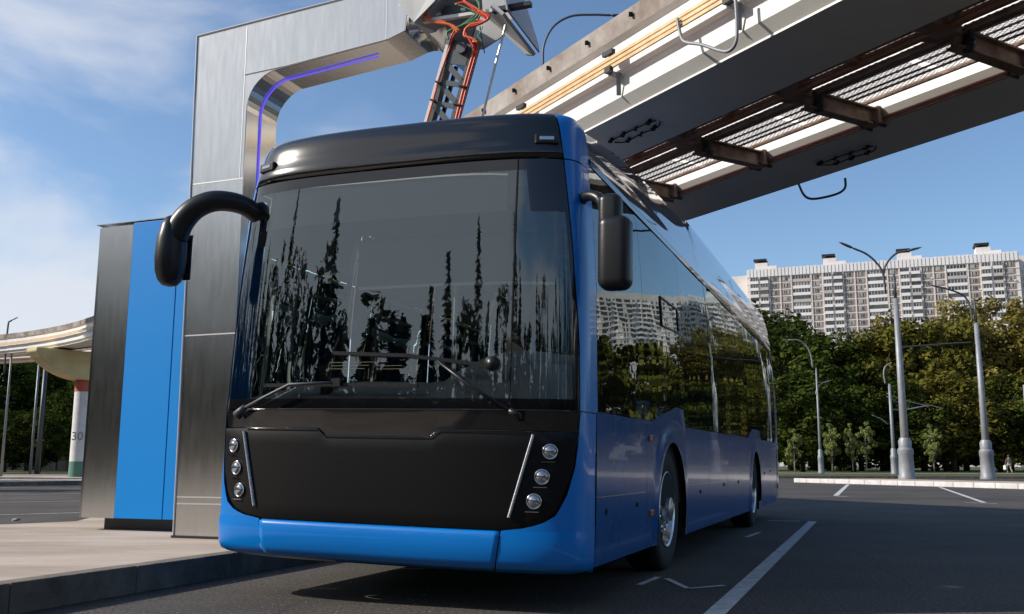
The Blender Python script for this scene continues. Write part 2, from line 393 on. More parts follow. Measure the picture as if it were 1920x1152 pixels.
# ================================================================== BUS
bus = empty('electric_bus', 'blue electric bus with black front parked at the charging gantry', 'bus', (BX, BY, 0), (0, BR, -YAW))
D = .31; LEN = 12.0
def Wz(z): return pw(z, [(.2, 1.262), (.34, 1.275), (1.2, 1.278), (2.0, 1.262), (2.5, 1.232), (2.75, 1.20), (2.85, 1.187), (2.95, 1.172), (3.0, 1.163), (3.04, 1.148), (3.06, 1.132), (3.075, 1.11)])
def rake(z): return pw(z, [(.2, .03), (.34, .0), (1.2, 0), (2.75, .055), (2.85, .075), (2.95, .09), (3.0, .105), (3.04, .125), (3.06, .145), (3.075, .18)])
def th(xn):
    s_ = 1 if xn >= 0 else -1; return s_*math.asin(min(1, abs(xn))**1.5)
def sf(t, z, off=0.):
    W = Wz(z)-off*.6; s_ = 1 if t >= 0 else -1
    x = s_*W*abs(math.sin(t))**(2/3); y = D*(1-max(0, math.cos(t))**(2/3))
    return Vector((x, y+rake(z)+off, z))
def xb(z):
    "half-width of the black mask"
    return pw(z, [(.49, .83), (.505, .95), (.53, 1.05), (.58, 1.13), (.68, 1.185), (.85, 1.226), (1.0, 1.240), (1.2, 1.249), (1.63, 1.236), (2.18, 1.192), (2.49, 1.157), (2.75, 1.124), (2.95, 1.085), (3.03, 1.06), (3.075, 1.02)])
def tb(z, extra=0.): return th(min(.9999, (xb(z)+extra)/Wz(z)))
def frange(a, b, n): return [a+(b-a)*i/n for i in range(n+1)]
HP = math.pi/2
def region(zs, fa, fb, nc=24, off=0., mf=None, s=None):
    s = s or MB()
    rows = []
    for z in zs:
        a, b = fa(z), fb(z)
        rows.append([sf(a+(b-a)*k/nc, z, off(z) if callable(off) else off) for k in range(nc+1)])
    s.grid(rows, mf); return s
seamx = lambda z: .795+.03*(z-.28)/.21
g = .004
# bumper centre
zb = [.24, .26, .28, .32, .40, .46, .478, .487]
ofs = lambda z: {.24: .10, .26: .035, .28: .004, .32: -.010, .40: -.012, .46: -.010, .478: -.004, .487: .015}[z]
region(zb, lambda z: -th((seamx(z)-g)/Wz(z)), lambda z: th((seamx(z)-g)/Wz(z)), 30, ofs).build('bumper', M['blue'], bus, smooth=True, solid=.012)
# corner panels
for sg in (-1, 1):
    zs = [.24, .26, .28, .32, .40, .46, .488, .495, .505, .52, .54, .58, .63, .70, .78, .86, .95, 1.0, 1.08, 1.178]
    def fa(z): return th((seamx(z)+g if z < .489 else xb(z)+.004)/Wz(z))
    def oo(z): return .10 if z < .25 else .035 if z < .27 else .004 if z < .3 else -.006 if z < .47 else -.002
    s = MB(); rows = []
    for z in zs:
        a_, b_ = fa(z), HP
        row = [sf(a_+(b_-a_)*k/18, z, oo(z)) for k in range(19)]
        row.append(Vector((Wz(z), .432, z)))
        rows.append([Vector((sg*p.x, p.y, p.z)) for p in row])
    s.grid(rows).build('corner_panel', M['blue'], bus, smooth=True, fixn=True)
    # pillar
    zs = frange(1.184, 2.73, 12)
    def prow(zs, y2):
        rows = []
        for z in zs:
            a_ = th(min(.9995, (xb(z)+.003)/Wz(z)))
            row = [sf(a_+(HP-a_)*k/12, z, -.002) for k in range(13)]; row.append(Vector((Wz(z), .432+y2, z)))
            rows.append([Vector((sg*p.x, p.y, p.z)) for p in row])
        return rows
    MB().grid(prow(zs, .035)).build('front_pillar', M['blue'], bus, smooth=True, fixn=True, solid=0)
    MB().grid(prow([2.738, 2.8, 2.88, 2.95, 2.98, 3.0, 3.02, 3.04, 3.06, 3.075], .10)).build('pillar_cap', M['blue'], bus, smooth=True, fixn=True)

# black lower panel with the stepped top edge
def step(x):
    a_ = abs(x)
    return 1.058 if a_ > .42 else (1.058-.042*(.42-a_)/.05 if a_ > .37 else 1.016)
cols = sorted(set([-1.241, -1.225, -1.2, -1.15, -1.1, -1.05, -1, -.95, -.9, -.85, -.8, -.7, -.6, -.5, -.42, -.395, -.37, -.3, -.2, -.1, 0] ))
cols = cols + [-c for c in cols[::-1][1:]]
def zlow(x):
    a_ = abs(x)
    if a_ <= .83: return .492
    return pw(a_, [(.83, .492), (.95, .506), (1.05, .532), (1.13, .582), (1.185, .682), (1.226, .85), (1.240, 1.0), (1.243, 1.05)])
s = MB(); rows = []
for k in range(13):
    row = []
    for x in cols:
        z = lerp(zlow(x), step(x), k/12)
        o_ = .0 if 0 < k < 12 else .008
        row.append(sf(th(x*.998/Wz(z)), z, o_+.002))
    rows.append(row)
s.grid(rows).build('front_panel', M['black_panel'], bus, smooth=True)
ed = [sf(th(x*.998/Wz(step(x))), step(x)+.001, -.001) for x in cols if abs(x) < 1.02]
MB().tube(ed, .004, 6).build('panel_edge', M['chrome'] if 0 else M['black_gloss'], bus, smooth=True)
# upper band
s = MB(); rows = []
for k in range(7):
    rows.append([sf(th(x*.998/Wz(1.1)), lerp(step(x)+.006, 1.176, k/6), .012-.010*k/6) for x in cols])
s.grid(rows).build('wiper_panel', M['black_gloss'], bus, smooth=True)
ed = [sf(th(x/Wz(1.18)), 1.181, -.004) for x in frange(-1.0, 1.2, 30)]
MB().tube(ed, .006, 6).build('cowl_lip', M['black_gloss'], bus, smooth=True)
# windscreen
zs = [1.187, 1.215, 1.25]+frange(1.32, 2.66, 15)+[2.70, 2.732]
def tcol(z, nc=44): return None
nc = 44
def mf(i, k):
    z = (zs[i]+zs[i+1])/2; f = (k+.5)/nc*2-1
    x = f*1.2
    if z < 1.24: return 1
    if abs(f) > .955: return 1
    if z > 2.67: return 1
    if f > .62 and z > 2.38: return 1
    return 0
region(zs, lambda z: -tb(z, -.002), lambda z: tb(z, -.002), nc, .004, mf).build('windscreen', [M['windshield'], M['frit']], bus, smooth=True)
# divider line of the glass
ed = [sf(th((.86-.03*(z-2.0)**2*0)/Wz(z)), z, -.001) for z in frange(1.25, 2.73, 14)]
MB().tube(ed, .006, 5).build('glass_divider', M['seam'], bus)
# destination display behind the glass
s = MB(); rows = []
for z in (2.41, 2.745):
    rows.append([sf(th(x/Wz(z)), z, .05) for x in frange(-.98, .80, 16)])
s.grid(rows).build('destination_display', M['display'], bus)
s = MB(); rows = []
for z in (2.30, 2.41):
    rows.append([sf(th(x/Wz(z)), z, .045) for x in frange(-1.1, 1.05, 16)])
s.grid(rows).build('display_shelf', M['inside_dark'], bus)
# top mask
zs2 = [2.742, 2.75, 2.79, 2.83, 2.86, 2.90, 2.95, 2.98, 3.0, 3.02, 3.04, 3.05, 3.06, 3.075]
def of2(z): return {2.742: .012, 2.75: .0}.get(z, -.006 if z < 2.84 else 0.)
s = region(zs2, lambda z: -tb(z, -.003), lambda z: tb(z, -.003), 36, of2)
s.build('top_mask', M['black_gloss'], bus, smooth=True)
s = MB(); rows = [[sf(lerp(-tb(3.075), tb(3.075), k/36), 3.075) for k in range(37)]]
for yy, zz in ((.62, 3.10), (1.0, 3.14)):
    rows.append([Vector((lerp(-1, 1, k/36)*1.0, max(yy, rows[0][k].y+.02), zz+.02*(1-(k/18-1)**2))) for k in range(37)])
s.grid(rows).build('roof_front', M['black_gloss'], bus, smooth=True)
for sg in (-1, 1):
    c = sf(sg*th(1.0/1.16), 2.865, -.01); n2 = Vector((sg*.35, -1, 0)).normalized(); tx = Vector((-n2.y, n2.x, 0))
    T = Matrix.Translation(c) @ Matrix(((tx.x, n2.x*-1, 0), (tx.y, n2.y*-1, 0), (0, 0, 1))).to_4x4()
    h_ = MB().box(-.075, .075, -.012, .05, -.035, .03, T).build('corner_lamp', M['black_plastic'], bus, bevel=.01)
    MB().box(-.045, .045, -.017, -.008, -.014, .012, T).build('lens', M['lens'], h_, bevel=.004)

# front lamps
def frame_at(x, z, off=0):
    t = th(abs(x)/Wz(z)); e = 1e-3
    p = sf(t, z, off); q1 = sf(t+e, z, off); tx = (q1-p).normalized(); n_ = tx.cross(Vector((0, 0, 1))).normalized()
    if n_.y > 0: n_ = -n_
    if x < 0: p.x *= -1; tx = Vector((tx.x, -tx.y, 0)); n_.x *= -1
    return p, tx, n_
for sg in (-1, 1):
    for (x, z) in ((1.10, .945), (1.058, .80), (1.015, .66)):
        p, tx, n_ = frame_at(sg*x, z, -.004)
        zax = n_; xax = tx; yax = zax.cross(xax)
        T = Matrix((( xax.x, yax.x, zax.x, p.x), (xax.y, yax.y, zax.y, p.y), (xax.z, yax.z, zax.z, p.z), (0, 0, 0, 1)))
        hd = MB().lathe([(.045, -.004), (.046, .004), (.042, .008), (.038, .005), (.035, .0)], 28, T).build('headlight', M['chrome'], bus, smooth=True)
        MB().lathe([(.037, .0), (.034, .006), (.026, .012), (.015, .016), (.002, .017)], 28, T).build('lens', M['windshield_lens'] if 'windshield_lens' in M else M['lens'], hd, smooth=True)
        MB().box(-.05, .03, -.062, -.058, .0, .008, T).build('reflector', M['chrome'], hd)
    pts = []
    for i in range(13):
        k = i/12; x = lerp(.872, 1.004, k); z = lerp(.565, 1.04, k)
        p, tx, n_ = frame_at(sg*x, z, -.006); pts.append(p)
    MB().tube(pts, .0125, 6, flat=.6).build('daytime_light', M['led'], bus)

# side panels
WHY = (2.72, 8.58); AR = .565; AZ = .49
def zbot(y):
    zb_ = .27
    for wy in WHY:
        if abs(y-wy) < AR: zb_ = max(zb_, AZ+math.sqrt(AR*AR-(y-wy)**2))
    return zb_
def ztop(y):
    return pw(y, [(0, 1.193), (1.92, 1.198), (2.05, 1.215), (2.85, 1.345), (2.95, 1.362), (3.28, 1.358), (3.36, 1.205), (7.75, 1.225), (7.9, 1.25), (8.3, 1.36), (9.2, 1.37), (9.35, 1.24), (11.7, 1.24), (12, 1.24)])
cuts = [.438, 1.80, 3.36, 4.6, 5.85, 7.1, 7.86, 9.42, 10.7, 11.55]
for sg in (-1, 1):
    for y0, y1 in zip(cuts, cuts[1:]):
        ysn = [y0+.004, y1-.004]+[y for y in frange(y0+.02, y1-.02, max(4, int((y1-y0)/.03)))]
        for wy in WHY:
            for e in (-.001, .001): 
                for w_ in (-AR, AR):
                    if y0 < wy+w_+e < y1: ysn.append(wy+w_+e)
        ysn = sorted(ysn); s = MB(); rows = []
        for k in range(8):
            row = []
            for y in ysn:
                z = lerp(zbot(y), ztop(y), k/7); bul = 0
                for wy in WHY:   # flared wheel arch
                    r_ = math.hypot(y-wy, z-AZ)
                    if r_ < AR+.16: bul = max(bul, .016*(1-max(0, (r_-AR-.06))/.10))
                row.append((sg*(Wz(z)+bul+(.006*math.sin(max(0, min(1, (z-.3)/.9))*math.pi))), y, z))
            rows.append(row)
        s.grid(rows).build('side_panel', M['blue_shaded'], bus, smooth=True, fixn=True)
    s = MB()
    s.box(sg*1.235-.008, sg*1.235+.008, .46, 11.95, .55, 1.18)
    s.build('side_liner', M['seam'], bus)
    for wy in WHY:  # wheel well
        s = MB(); rows = []
        for xx in (1.26, .85):
            rows.append([(sg*xx, wy+AR*math.cos(a), AZ+AR*math.sin(a)) for a in frange(-.45, math.pi+.45, 24)])
        s.grid(rows); s.build('wheel_well', M['seam'], bus)
        s = MB(); rows = []
        for rr in (AR-.0, AR+.022):
            rows.append([(sg*(1.297 if rr > AR else 1.292), wy+rr*math.cos(a), AZ+rr*math.sin(a)) for a in frange(-.38, math.pi+.38, 30)])
        s.grid(rows).build('arch_trim', M['black_plastic'], bus)
    # flap line, markers, locks
    MB().box(sg*1.281-.003, sg*1.281+.003, .45, 1.76, .675, .682).build('flap_seam', M['chrome'], bus)
    for (y, z) in ((2.0-.08, 1.07), (1.94, .52)):
        MB().box(sg*1.286-.008, sg*1.286+.008, y-.05, y+.05, z-.022, z+.022).build('side_marker', M['amber'], bus, bevel=.004)
    for (y, z) in ((.68, .585), (1.5, .6), (4.1, .62), (5.6, .66), (6.8, .67), (9.7, .75), (10.5, .78)):
        MB().lathe([(.018, 1.280), (.018, 1.290), (.001, 1.290)] if sg > 0 else [(.018, -1.280), (.018, -1.290), (.001, -1.290)], 12, Matrix.Translation((0, y, z)), 'x').build('panel_lock', M['black_plastic'], bus)
    # windows
    wc = [.472, 1.78, 3.30, 4.85, 6.4, 7.95, 9.5, 11.0, 11.72]
    for i, (y0, y1) in enumerate(zip(wc, wc[1:])):
        ysn = sorted(set([y0+.006, y1-.006]+frange(y0+.05, y1-.05, 14)))
        rows = []
        for k in range(9):
            rows.append([(sg*(Wz(lerp(ztop(y)+.006, 2.775, k/8))-.003+.002*math.sin(y*2.1+i)), y, lerp(ztop(y)+.006, 2.775, k/8)) for y in ysn])
        w = MB().grid(rows).build('side_window', M['side_glass'], bus, smooth=True, fixn=True)
        MB().box(sg*(1.16)-.004 if 0 else min(sg*1.20, sg*1.16), max(sg*1.20, sg*1.16), y1-.02, y1+.02, 1.26, 2.7).build('window_post', M['inside_dark'], bus)
    # opening light frame
    s = MB()
    for (a_, b_) in (((2.44, 2.24), (3.14, 2.24)), ((3.14, 2.24), (3.14, 2.03)), ((3.14, 2.03), (2.44, 2.0)), ((2.44, 2.0), (2.44, 2.24))):
        s.bar((sg*(Wz(a_[1])+.002), a_[0], a_[1]), (sg*(Wz(b_[1])+.002), b_[0], b_[1]), .012, .012)
    s.build('window_frame', M['black_plastic'], bus)
    # cant strip and roof fairing
    s = MB(); s.grid([[(sg*(Wz(2.78)+.004), y, 2.782) for y in (.52, 6, 11.8)], [(sg*(Wz(2.83)+.012), y, 2.822) for y in (.52, 6, 11.8)], [(sg*(Wz(2.84)-.002), y, 2.835) for y in (.52, 6, 11.8)]])
    s.build('gutter', M['black_gloss'], bus)
    def zr(y): return pw(y, [(.5, 3.08), (.75, 3.11), (1.1, 3.17), (1.9, 3.265), (3.2, 3.33), (4.55, 3.39), (4.6, 3.43), (6, 3.44), (7.5, 3.45), (12, 3.47)])
    ysn = sorted(set([.52, .6, .7, .85]+frange(1, 11.9, 44)+[4.55, 4.6])); rows = []
    for k in range(11):
        t = k/10; row = []
        for y in ysn:
            zt = zr(y); f = t
            x = lerp(Wz(2.84), 1.06, f**1.7); z = lerp(2.84, zt, f)
            # recessed belt in the fairing
            x -= .018*math.exp(-((f-.35)/.1)**2)
            if y < 1.1: x = lerp(min(x, Wz(min(3.075, z))), x, (y-.5)/.6 if y > .5 else 0)
            row.append((sg*x, y, z))
        rows.append(row)
    rows.append([(sg*.92, y, zr(y)+.012) for y in ysn]); rows.append([(0, y, zr(y)+.03) for y in ysn])
    MB().grid(rows).build('roof_fairing', M['fairing'], bus, smooth=True, fixn=True)

# rear and underside
s = MB(); rows = []
for z in [.34, .6, 1.2, 2.0, 2.75, 2.85, 3.2, 3.45]:
    W = Wz(min(z, 2.85)) if z < 2.9 else lerp(1.16, 1.05, (z-2.85)/.6)
    rows.append([(-W, 11.55, z), (-W, 11.86, z), (-W+.09, 12.0, z), (0, 12.03, z), (W-.09, 12.0, z), (W, 11.86, z), (W, 11.55, z)])
s.grid(rows).build('rear_end', M['blue_shaded'], bus, smooth=False)
s = MB()
for i in range(9):
    z = .5+.075*i
    s.bar((1.279, 11.60, z), (1.279, 11.84, z+.09), .012, .018); s.bar((1.279, 11.60, z+.09), (1.279, 11.84, z), .012, .018)
s.build('rear_grille', M['chrome'], bus)
MB().box(1.270, 1.2775, 11.58, 11.85, .48, 1.2).build('grille_backing', M['seam'], bus)
s = MB(); s.box(-1.1, 1.1, .35, 11.9, .30, .36); s.box(-.5, .5, .8, 11.5, .22, .30)
for wy in WHY: s.tube([(-1.0, wy, .49), (1.0, wy, .49)], .09, 10)
s.build('chassis', M['seam'], bus)
# wheels
TS = .49
def wheel(sx, wy):
    z = .49+.0214*sx*1.12
    s_ = 1 if sx > 0 else -1
    prof = [(.30, -.135), (.40, -.15), (.455, -.145), (.482, -.12), (.49, -.07), (.49, .07), (.482, .12), (.455, .145), (.40, .15), (.30, .135)]
    root = MB().lathe([(r, h*s_) for r, h in prof], 44, None, 'x').build('wheel', M['rubber'], bus, auto=40, loc=(s_*1.10, wy, z))
    tr = MB()
    for k in range(5):
        hh = -.08+.04*k; tr.lathe([(.4905, hh-.004), (.4905, hh+.004)], 44, None, 'x')
    tr.build('tread_groove', M['seam'], root)
    dish = -.05 if wy > 5 else .055
    rp = [(.305, .13), (.31, .14), (.30, .146), (.285, .135), (.27, .09), (.262, dish+.02), (.20, dish+.028), (.155, dish+.03)]
    rp += [(.15, dish+.055), (.10, dish+.065), (.095, dish+.12), (.06, dish+.13), (.001, dish+.132)] if wy < 5 else [(.14, dish+.05), (.12, dish+.12), (.08, dish+.15), (.001, dish+.155)]
    rim = MB().lathe([(r, h*s_) for r, h in rp], 36, None, 'x').build('rim', M['rim'], root, auto=35)
    for k in range(10):
        hl = MB()
        a = k*math.pi/5; c = Vector((s_*(dish+.031), .228*math.cos(a), .228*math.sin(a)))
        hl.lathe([(.030, 0), (.001, .002*s_)], 12, Matrix.Translation(c), 'x')
        hl.build('rim_hole', M['seam'], root)
    for k in range(10):
        nu = MB()
        a = (k+.5)*math.pi/5; c = Vector((s_*(dish+.03), .168*math.cos(a), .168*math.sin(a)))
        nu.lathe([(.014, 0), (.014, .035*s_), (.001, .04*s_)], 6, Matrix.Translation(c), 'x')
        nu.build('wheel_nut', M['chrome'], root)
for wy in WHY:
    for sx in (-1, 1): wheel(sx, wy)

# interior
s = MB(); s.box(-1.2, 1.2, .5, 11.7, .38, .42); s.build('floor', M['inside_dark'], bus)
s = MB(); s.box(-1.12, 1.12, .62, 11.7, 2.80, 2.84); s.build('ceiling', M['inside'], bus)
rows = []
dpt = [(-1.2, 1.235, 1.25), (-.8, 1.235, 1.375), (-.4, 1.235, 1.40), (.1, 1.235, 1.39), (.30, 1.235, 1.41), (.40, 1.235, 1.50), (.55, 1.235, 1.58), (.8, 1.235, 1.59), (1.2, 1.235, 1.54)]
s = MB(); rr = [[], [], [], []]
for x, z0, z1 in dpt:
    yf = sf(th(x/Wz(1.25)), 1.25, .03).y
    rr[0].append((x, yf, z0)); rr[1].append((x, max(yf+.02, .30), lerp(z0, z1, .75))); rr[2].append((x, .55, z1)); rr[3].append((x, .60, 1.0))
s.grid(rr).build('dashboard', M['dash'], bus, smooth=False, auto=30)
# steering wheel
T = Matrix.Translation((.66, .78, 1.36)) @ Matrix.Rotation(R(-30), 4, 'X')
s = MB(); s.tube([T @ Vector((.22*math.cos(a), .22*math.sin(a), 0)) for a in frange(0, 2*math.pi, 24)], .014, 6)
s.tube([T @ Vector((-.22, 0, 0)), T @ Vector((.22, 0, 0))], .014, 6); s.tube([T @ Vector((0, 0, 0)), T @ Vector((0, 0, -.4))], .03, 8)
s.build('steering_wheel', M['black_plastic'], bus, smooth=True)
def seat(x, y, m='seat', z=.42):
    s = MB(); s.box(x-.22, x+.22, y-.2, y+.22, z+.36, z+.46); s.box(x-.21, x+.21, y+.18, y+.26, z+.44, z+1.1); s.box(x-.05, x+.05, y-.05, y+.05, z, z+.37)
    return s.build('passenger_seat', M[m], bus, bevel=.03)
o = seat(.66, 1.28, 'inside_dark', .62); o.name = 'driver_seat'
k = 0
for y in (3.6, 4.4, 5.2, 6.0, 6.8, 7.6, 9.4, 10.2):
    for x in (-.95, -.5, .5, .95):
        if k % 5 != 3: seat(x, y)
        k += 1
MB().box(.18, 1.15, 1.72, 1.76, .42, 2.3).build('driver_partition', M['inside_dark'], bus)
for (x, y) in ((-.35, 1.9), (.3, 3.2), (-.3, 3.2), (-.3, 5.0), (.3, 5.0), (-.3, 7.2), (.3, 7.2)):
    MB().tube([(x, y, .42), (x, y, 2.8)], .018, 8).build('grab_pole', M['yellow'], bus)
for x in (-.42, .42): MB().tube([(x, 1.9, 2.45), (x, 11, 2.45)], .016, 6).build('grab_rail', M['yellow'], bus)
for x in (-.75, .75): MB().box(x-.06, x+.06, 1.5, 11, 2.775, 2.795).build('ceiling_light', M['pale_metal'], bus)
s = MB(); s.mi = 0; s.grid([[(x, .16+.12*abs(x)**3, 2.30) for x in frange(-.28, 1.04, 10)], [(x, .20+.12*abs(x)**3, 1.99) for x in frange(-.28, 1.04, 10)]]); s.mi = 1; s.grid([[(x, .195+.12*abs(x)**3, 1.992) for x in frange(-.28, 1.04, 10)], [(x, .19+.12*abs(x)**3, 1.972) for x in frange(-.28, 1.04, 10)]])
s.build('sun_visor', [M['visor'], M['dash']], bus)
# ticket reader on the dashboard
s = MB(); s.box(-.50, -.43, .14, .19, 1.24, 1.47); s.box(-.515, -.415, .13, .15, 1.37, 1.48); s.build('dash_reader', M['black_plastic'], bus, bevel=.01)
# antenna traces in the glass
s = MB()
def gp(x, z): return sf(th(x/Wz(z)), z, -.001)
for pts in ([(-.36, 1.475), (.06, 1.475)], [(-.36, 1.475), (-.36, 1.435)], [(-.36, 1.435), (-.1, 1.435), (-.1, 1.37)], [(-.34, 1.455), (-.07, 1.455)], [(-.07, 1.435), (-.07, 1.37)], [(-.04, 1.37), (-.04, 1.45), (.16, 1.45)], [(-.02, 1.37), (-.02, 1.43), (.2, 1.43)]):
    s.tube([gp(*q_) for q_ in pts], .0012, 4)
s.build('glass_antenna', pbr('antenna_trace', (.30, .27, .18), .5), bus)
# wipers
def wp(x, z, o_=-.03): return sf(th(x/Wz(z)), z, o_)
s = MB(); s.tube([wp(-1.05, 1.135, -.01), wp(-1.03, 1.15, -.045), wp(-.95, 1.19, -.05)], .022, 8); s.tube([wp(-.97, 1.18, -.05), wp(-.8, 1.25, -.055), wp(-.6, 1.335, -.055), wp(-.3, 1.345, -.05)], .010, 6)
w = s.build('wiper', M['pole_dark'], bus, smooth=True)
s = MB(); s.bar(wp(-.82, 1.335, -.02), wp(-.25, 1.335, -.02), .012, .022); s.bar(wp(-.25, 1.335, -.02), wp(.28, 1.325, -.02), .012, .022); s.bar(wp(-.3, 1.345, -.035), wp(-.24, 1.35, -.035), .03, .05); s.build('blade', M['black_plastic'], w)
s = MB(); s.tube([wp(.93, 1.13, -.01), wp(.92, 1.15, -.045), wp(.86, 1.175, -.05)], .02, 8); s.tube([wp(.88, 1.165, -.05), wp(.62, 1.32, -.055), wp(.41, 1.47, -.045)], .011, 6)
w = s.build('wiper', M['black_plastic'], bus, smooth=True)
s = MB(); s.bar(wp(-.32, 1.535, -.02), wp(.2, 1.51, -.02), .012, .022); s.bar(wp(.2, 1.51, -.02), wp(.76, 1.44, -.02), .012, .022); s.build('blade', M['black_plastic'], w)
MB().lathe([(.001, -.045), (.042, -.04), (.045, -.01), (.02, .0)], 20, Matrix.Translation(wp(.755, 1.455, 0)), 'y').build('dash_fan', M['black_plastic'], bus, smooth=True)

# mirrors
s = MB(); arm = spline([(-1.08, .24, 2.50), (-1.17, .11, 2.59), (-1.31, .0, 2.605), (-1.43, -.06, 2.55), (-1.515, -.09, 2.45), (-1.56, -.10, 2.34)], 6)
n_ = len(arm); s.tube(arm, [lerp(.062, .088, i/(n_-1)) for i in range(n_)], 14, flat=1.0)
ma = s.build('left_mirror', M['black_plastic'], bus, smooth=True); ma.name = 'mirror'
s = MB(); pr = [(2.49, .03), (2.47, .055), (2.42, .075), (2.32, .092), (2.2, .096), (2.1, .088), (2.04, .07), (2.01, .045), (2.0, .01)]
ctr = lambda z: Vector((-1.565-.015*math.cos((z-2.2)*4), -.10, z))
s.tube([ctr(z)+Vector((0, 0, 0)) for z, r_ in pr], [r_ for z, r_ in pr], 18, flat=1.0)
s.v = [(x, -.10+(y+.10)*1.25, z) for x, y, z in s.v]
hd = s.build('mirror_housing', M['black_plastic'], ma, smooth=True)
MB().box(-1.635, -1.50, .012, .018, 2.06, 2.38).build('mirror_glass', M['mirror_glass'], hd, bevel=.004)
# right mirror
s = MB(); s.tube(spline([(1.14, .42, 2.46), (1.25, .25, 2.50), (1.36, .17, 2.46), (1.40, .16, 2.36)], 5), .034, 10)
mb_ = s.build('mirror', M['black_plastic'], bus, smooth=True)
s = MB(); s.box(1.372, 1.51, .08, .20, 2.13, 2.47); up = s.build('mirror_housing', M['black_plastic'], mb_, bevel=.045)
s = MB(); s.box(1.375, 1.572, .05, .21, 1.885, 2.33); lo = s.build('mirror_housing', M['black_plastic'], mb_, bevel=.06)
for o_ in (up, lo): o_.modifiers[0].segments = 6; o_.data.polygons.foreach_set('use_smooth', [True]*6)
MB().box(1.40, 1.55, .213, .216, 1.93, 2.28).build('mirror_glass', M['mirror_glass'], lo)
# contact rails on the roof for the charger
s = MB()
for x in (-.55, -.25, .1, .4): s.box(x-.03, x+.03, 1.7, 3.3, 3.34, 3.40)
for y in (1.75, 2.5, 3.25): s.box(-.7, .6, y-.03, y+.03, 3.28, 3.34)
s.build('contact_rails', M['pale_metal'], bus)

# ================================================================== CHARGING GANTRY
st = empty('charging_gantry', 'brushed steel charging gantry whose arm reaches over the bus', 'charging station', (BX, BY, 0), (0, 0, -YAW))
YC = 2.09; DC = .50
z0 = .178
def arc(cx, cz, r, a0, a1, n=10): return [(cx+r*math.cos(R(lerp(a0, a1, i/n))), cz+r*math.sin(R(lerp(a0, a1, i/n)))) for i in range(n+1)]
# the frame silhouette (x, z): column and arm with rounded inner corner
inner = arc(-2.26, 4.23, .37, 180, 102, 10)
poly = [(-3.20, z0), (-2.63, z0)] + [(-2.63, 3.4)] + inner + [(-1.12, 4.70), (-.93, 4.76)] + [(-.86, 5.26), (-1.6, 5.19), (-3.27, 5.09), (-3.24, 4.2)]
s = MB(); s.prism(poly, lambda p: (p[0], YC, p[1]), lambda p: (p[0], YC+DC, p[1]))
s.build('frame', M['steel'], st, fixn=True, bevel=.006)
# arm end that flares into the hood
s = MB(); rows = []
for i in range(9):
    t = i/8; x = lerp(-.932, -.60, t); zt = lerp(5.25, 5.35, t); zb_ = lerp(4.762, 4.55, t**1.4)+.16*math.sin(t*math.pi)*.5
    y0_ = lerp(YC, YC+.18, t); y1_ = lerp(YC+DC, YC+DC+.2, t)
    rows.append([(x, y0_, zt), (x, y0_-.02*math.sin(t*3.1), (zt+zb_)/2), (x, y0_+.05, zb_+.03), (x, y0_+.1, zb_), (x, y1_, zb_), (x, y1_, zt)])
s.grid(rows).build('arm_end', M['steel'], st, smooth=True, fixn=True)
# joints
s = MB()
for (x0_, x1_, z_) in ((-3.235, -2.633, 3.545), (-3.215, -2.633, 2.05), (-3.20, -2.633, .545), (-3.20, -2.633, .485)):
    s.box(x0_, x1_, YC-.003, YC, z_-.006, z_+.006)
s.box(-2.675, -2.668, YC-.003, YC, 3.545, 5.10); s.box(-1.125, -1.118, YC-.003, YC, 4.71, 5.24); s.box(-2.668, -2.64, YC-.003, YC, 4.59, 4.596)
s.build('panel_joints', M['steel_groove'], st)
s = MB(); s.tube([(-3.205, YC-.004, z0), (-3.24, YC-.004, 3.6), (-3.268, YC-.004, 5.095)], .010, 6); s.tube([(-3.268, YC-.004, 5.095), (-1.6, YC-.004, 5.195), (-.86, YC-.004, 5.27)], .010, 6)
s.tube([(-2.67, YC-.003, 4.597), (-2.2, YC-.003, 4.615), (-1.12, YC-.003, 4.705)], .006, 5)
s.build('edge_trim', M['pale_metal'], st)
# violet light strip on the soffit
lp_ = [(-2.622, 2.9), (-2.622, 3.9)] + [(x+.008*(1 if x < -2.4 else 0), z-.012) for x, z in inner[1:]] + [(-1.32, 4.665)]
s = MB(); s.tube([(x, YC+.22, z) for x, z in lp_], .008, 6); s.build('light_strip', M['violet'], st)
s = MB(); s.box(-3.22, -2.61, YC-.02, YC+DC+.02, z0-.001, z0+.02); s.build('base_plate', M['dark_metal'], st)

cab = empty('charger_cabinet', 'blue and steel charger cabinet beside the gantry column', 'cabinet', (BX, BY, 0), (0, 0, -YAW))
s = MB(); s.prism([(-4.90, 2.70), (-4.87, 2.62), (-4.82, 2.60), (-4.395, 2.60), (-4.395, 3.7), (-4.90, 3.7)], lambda p: (p[0], p[1], .30), lambda p: (p[0], p[1], 3.37)).build('side_panel', M['steel'], cab, fixn=True)
s = MB(); s.box(-4.39, -3.788, 2.595, 3.7, .30, 3.385); s.build('door', M['cab_blue'], cab, bevel=.004)
s = MB(); s.box(-3.778, -3.16, 2.595, 3.7, .30, 3.40); s.build('door', M['cab_blue'], cab, bevel=.004)
s = MB(); s.box(-4.394, -3.2, 2.62, 3.68, .32, 3.37); s.build('core', M['groove_dark'], cab)
s = MB(); s.box(-4.905, -3.16, 2.60, 3.71, 3.386+.015, 3.41); s.build('roof', M['steel'], cab)
s = MB(); s.box(-4.72, -3.24, 2.82, 3.6, z0-.002, .298); s.build('plinth', M['pole_dark'], cab)

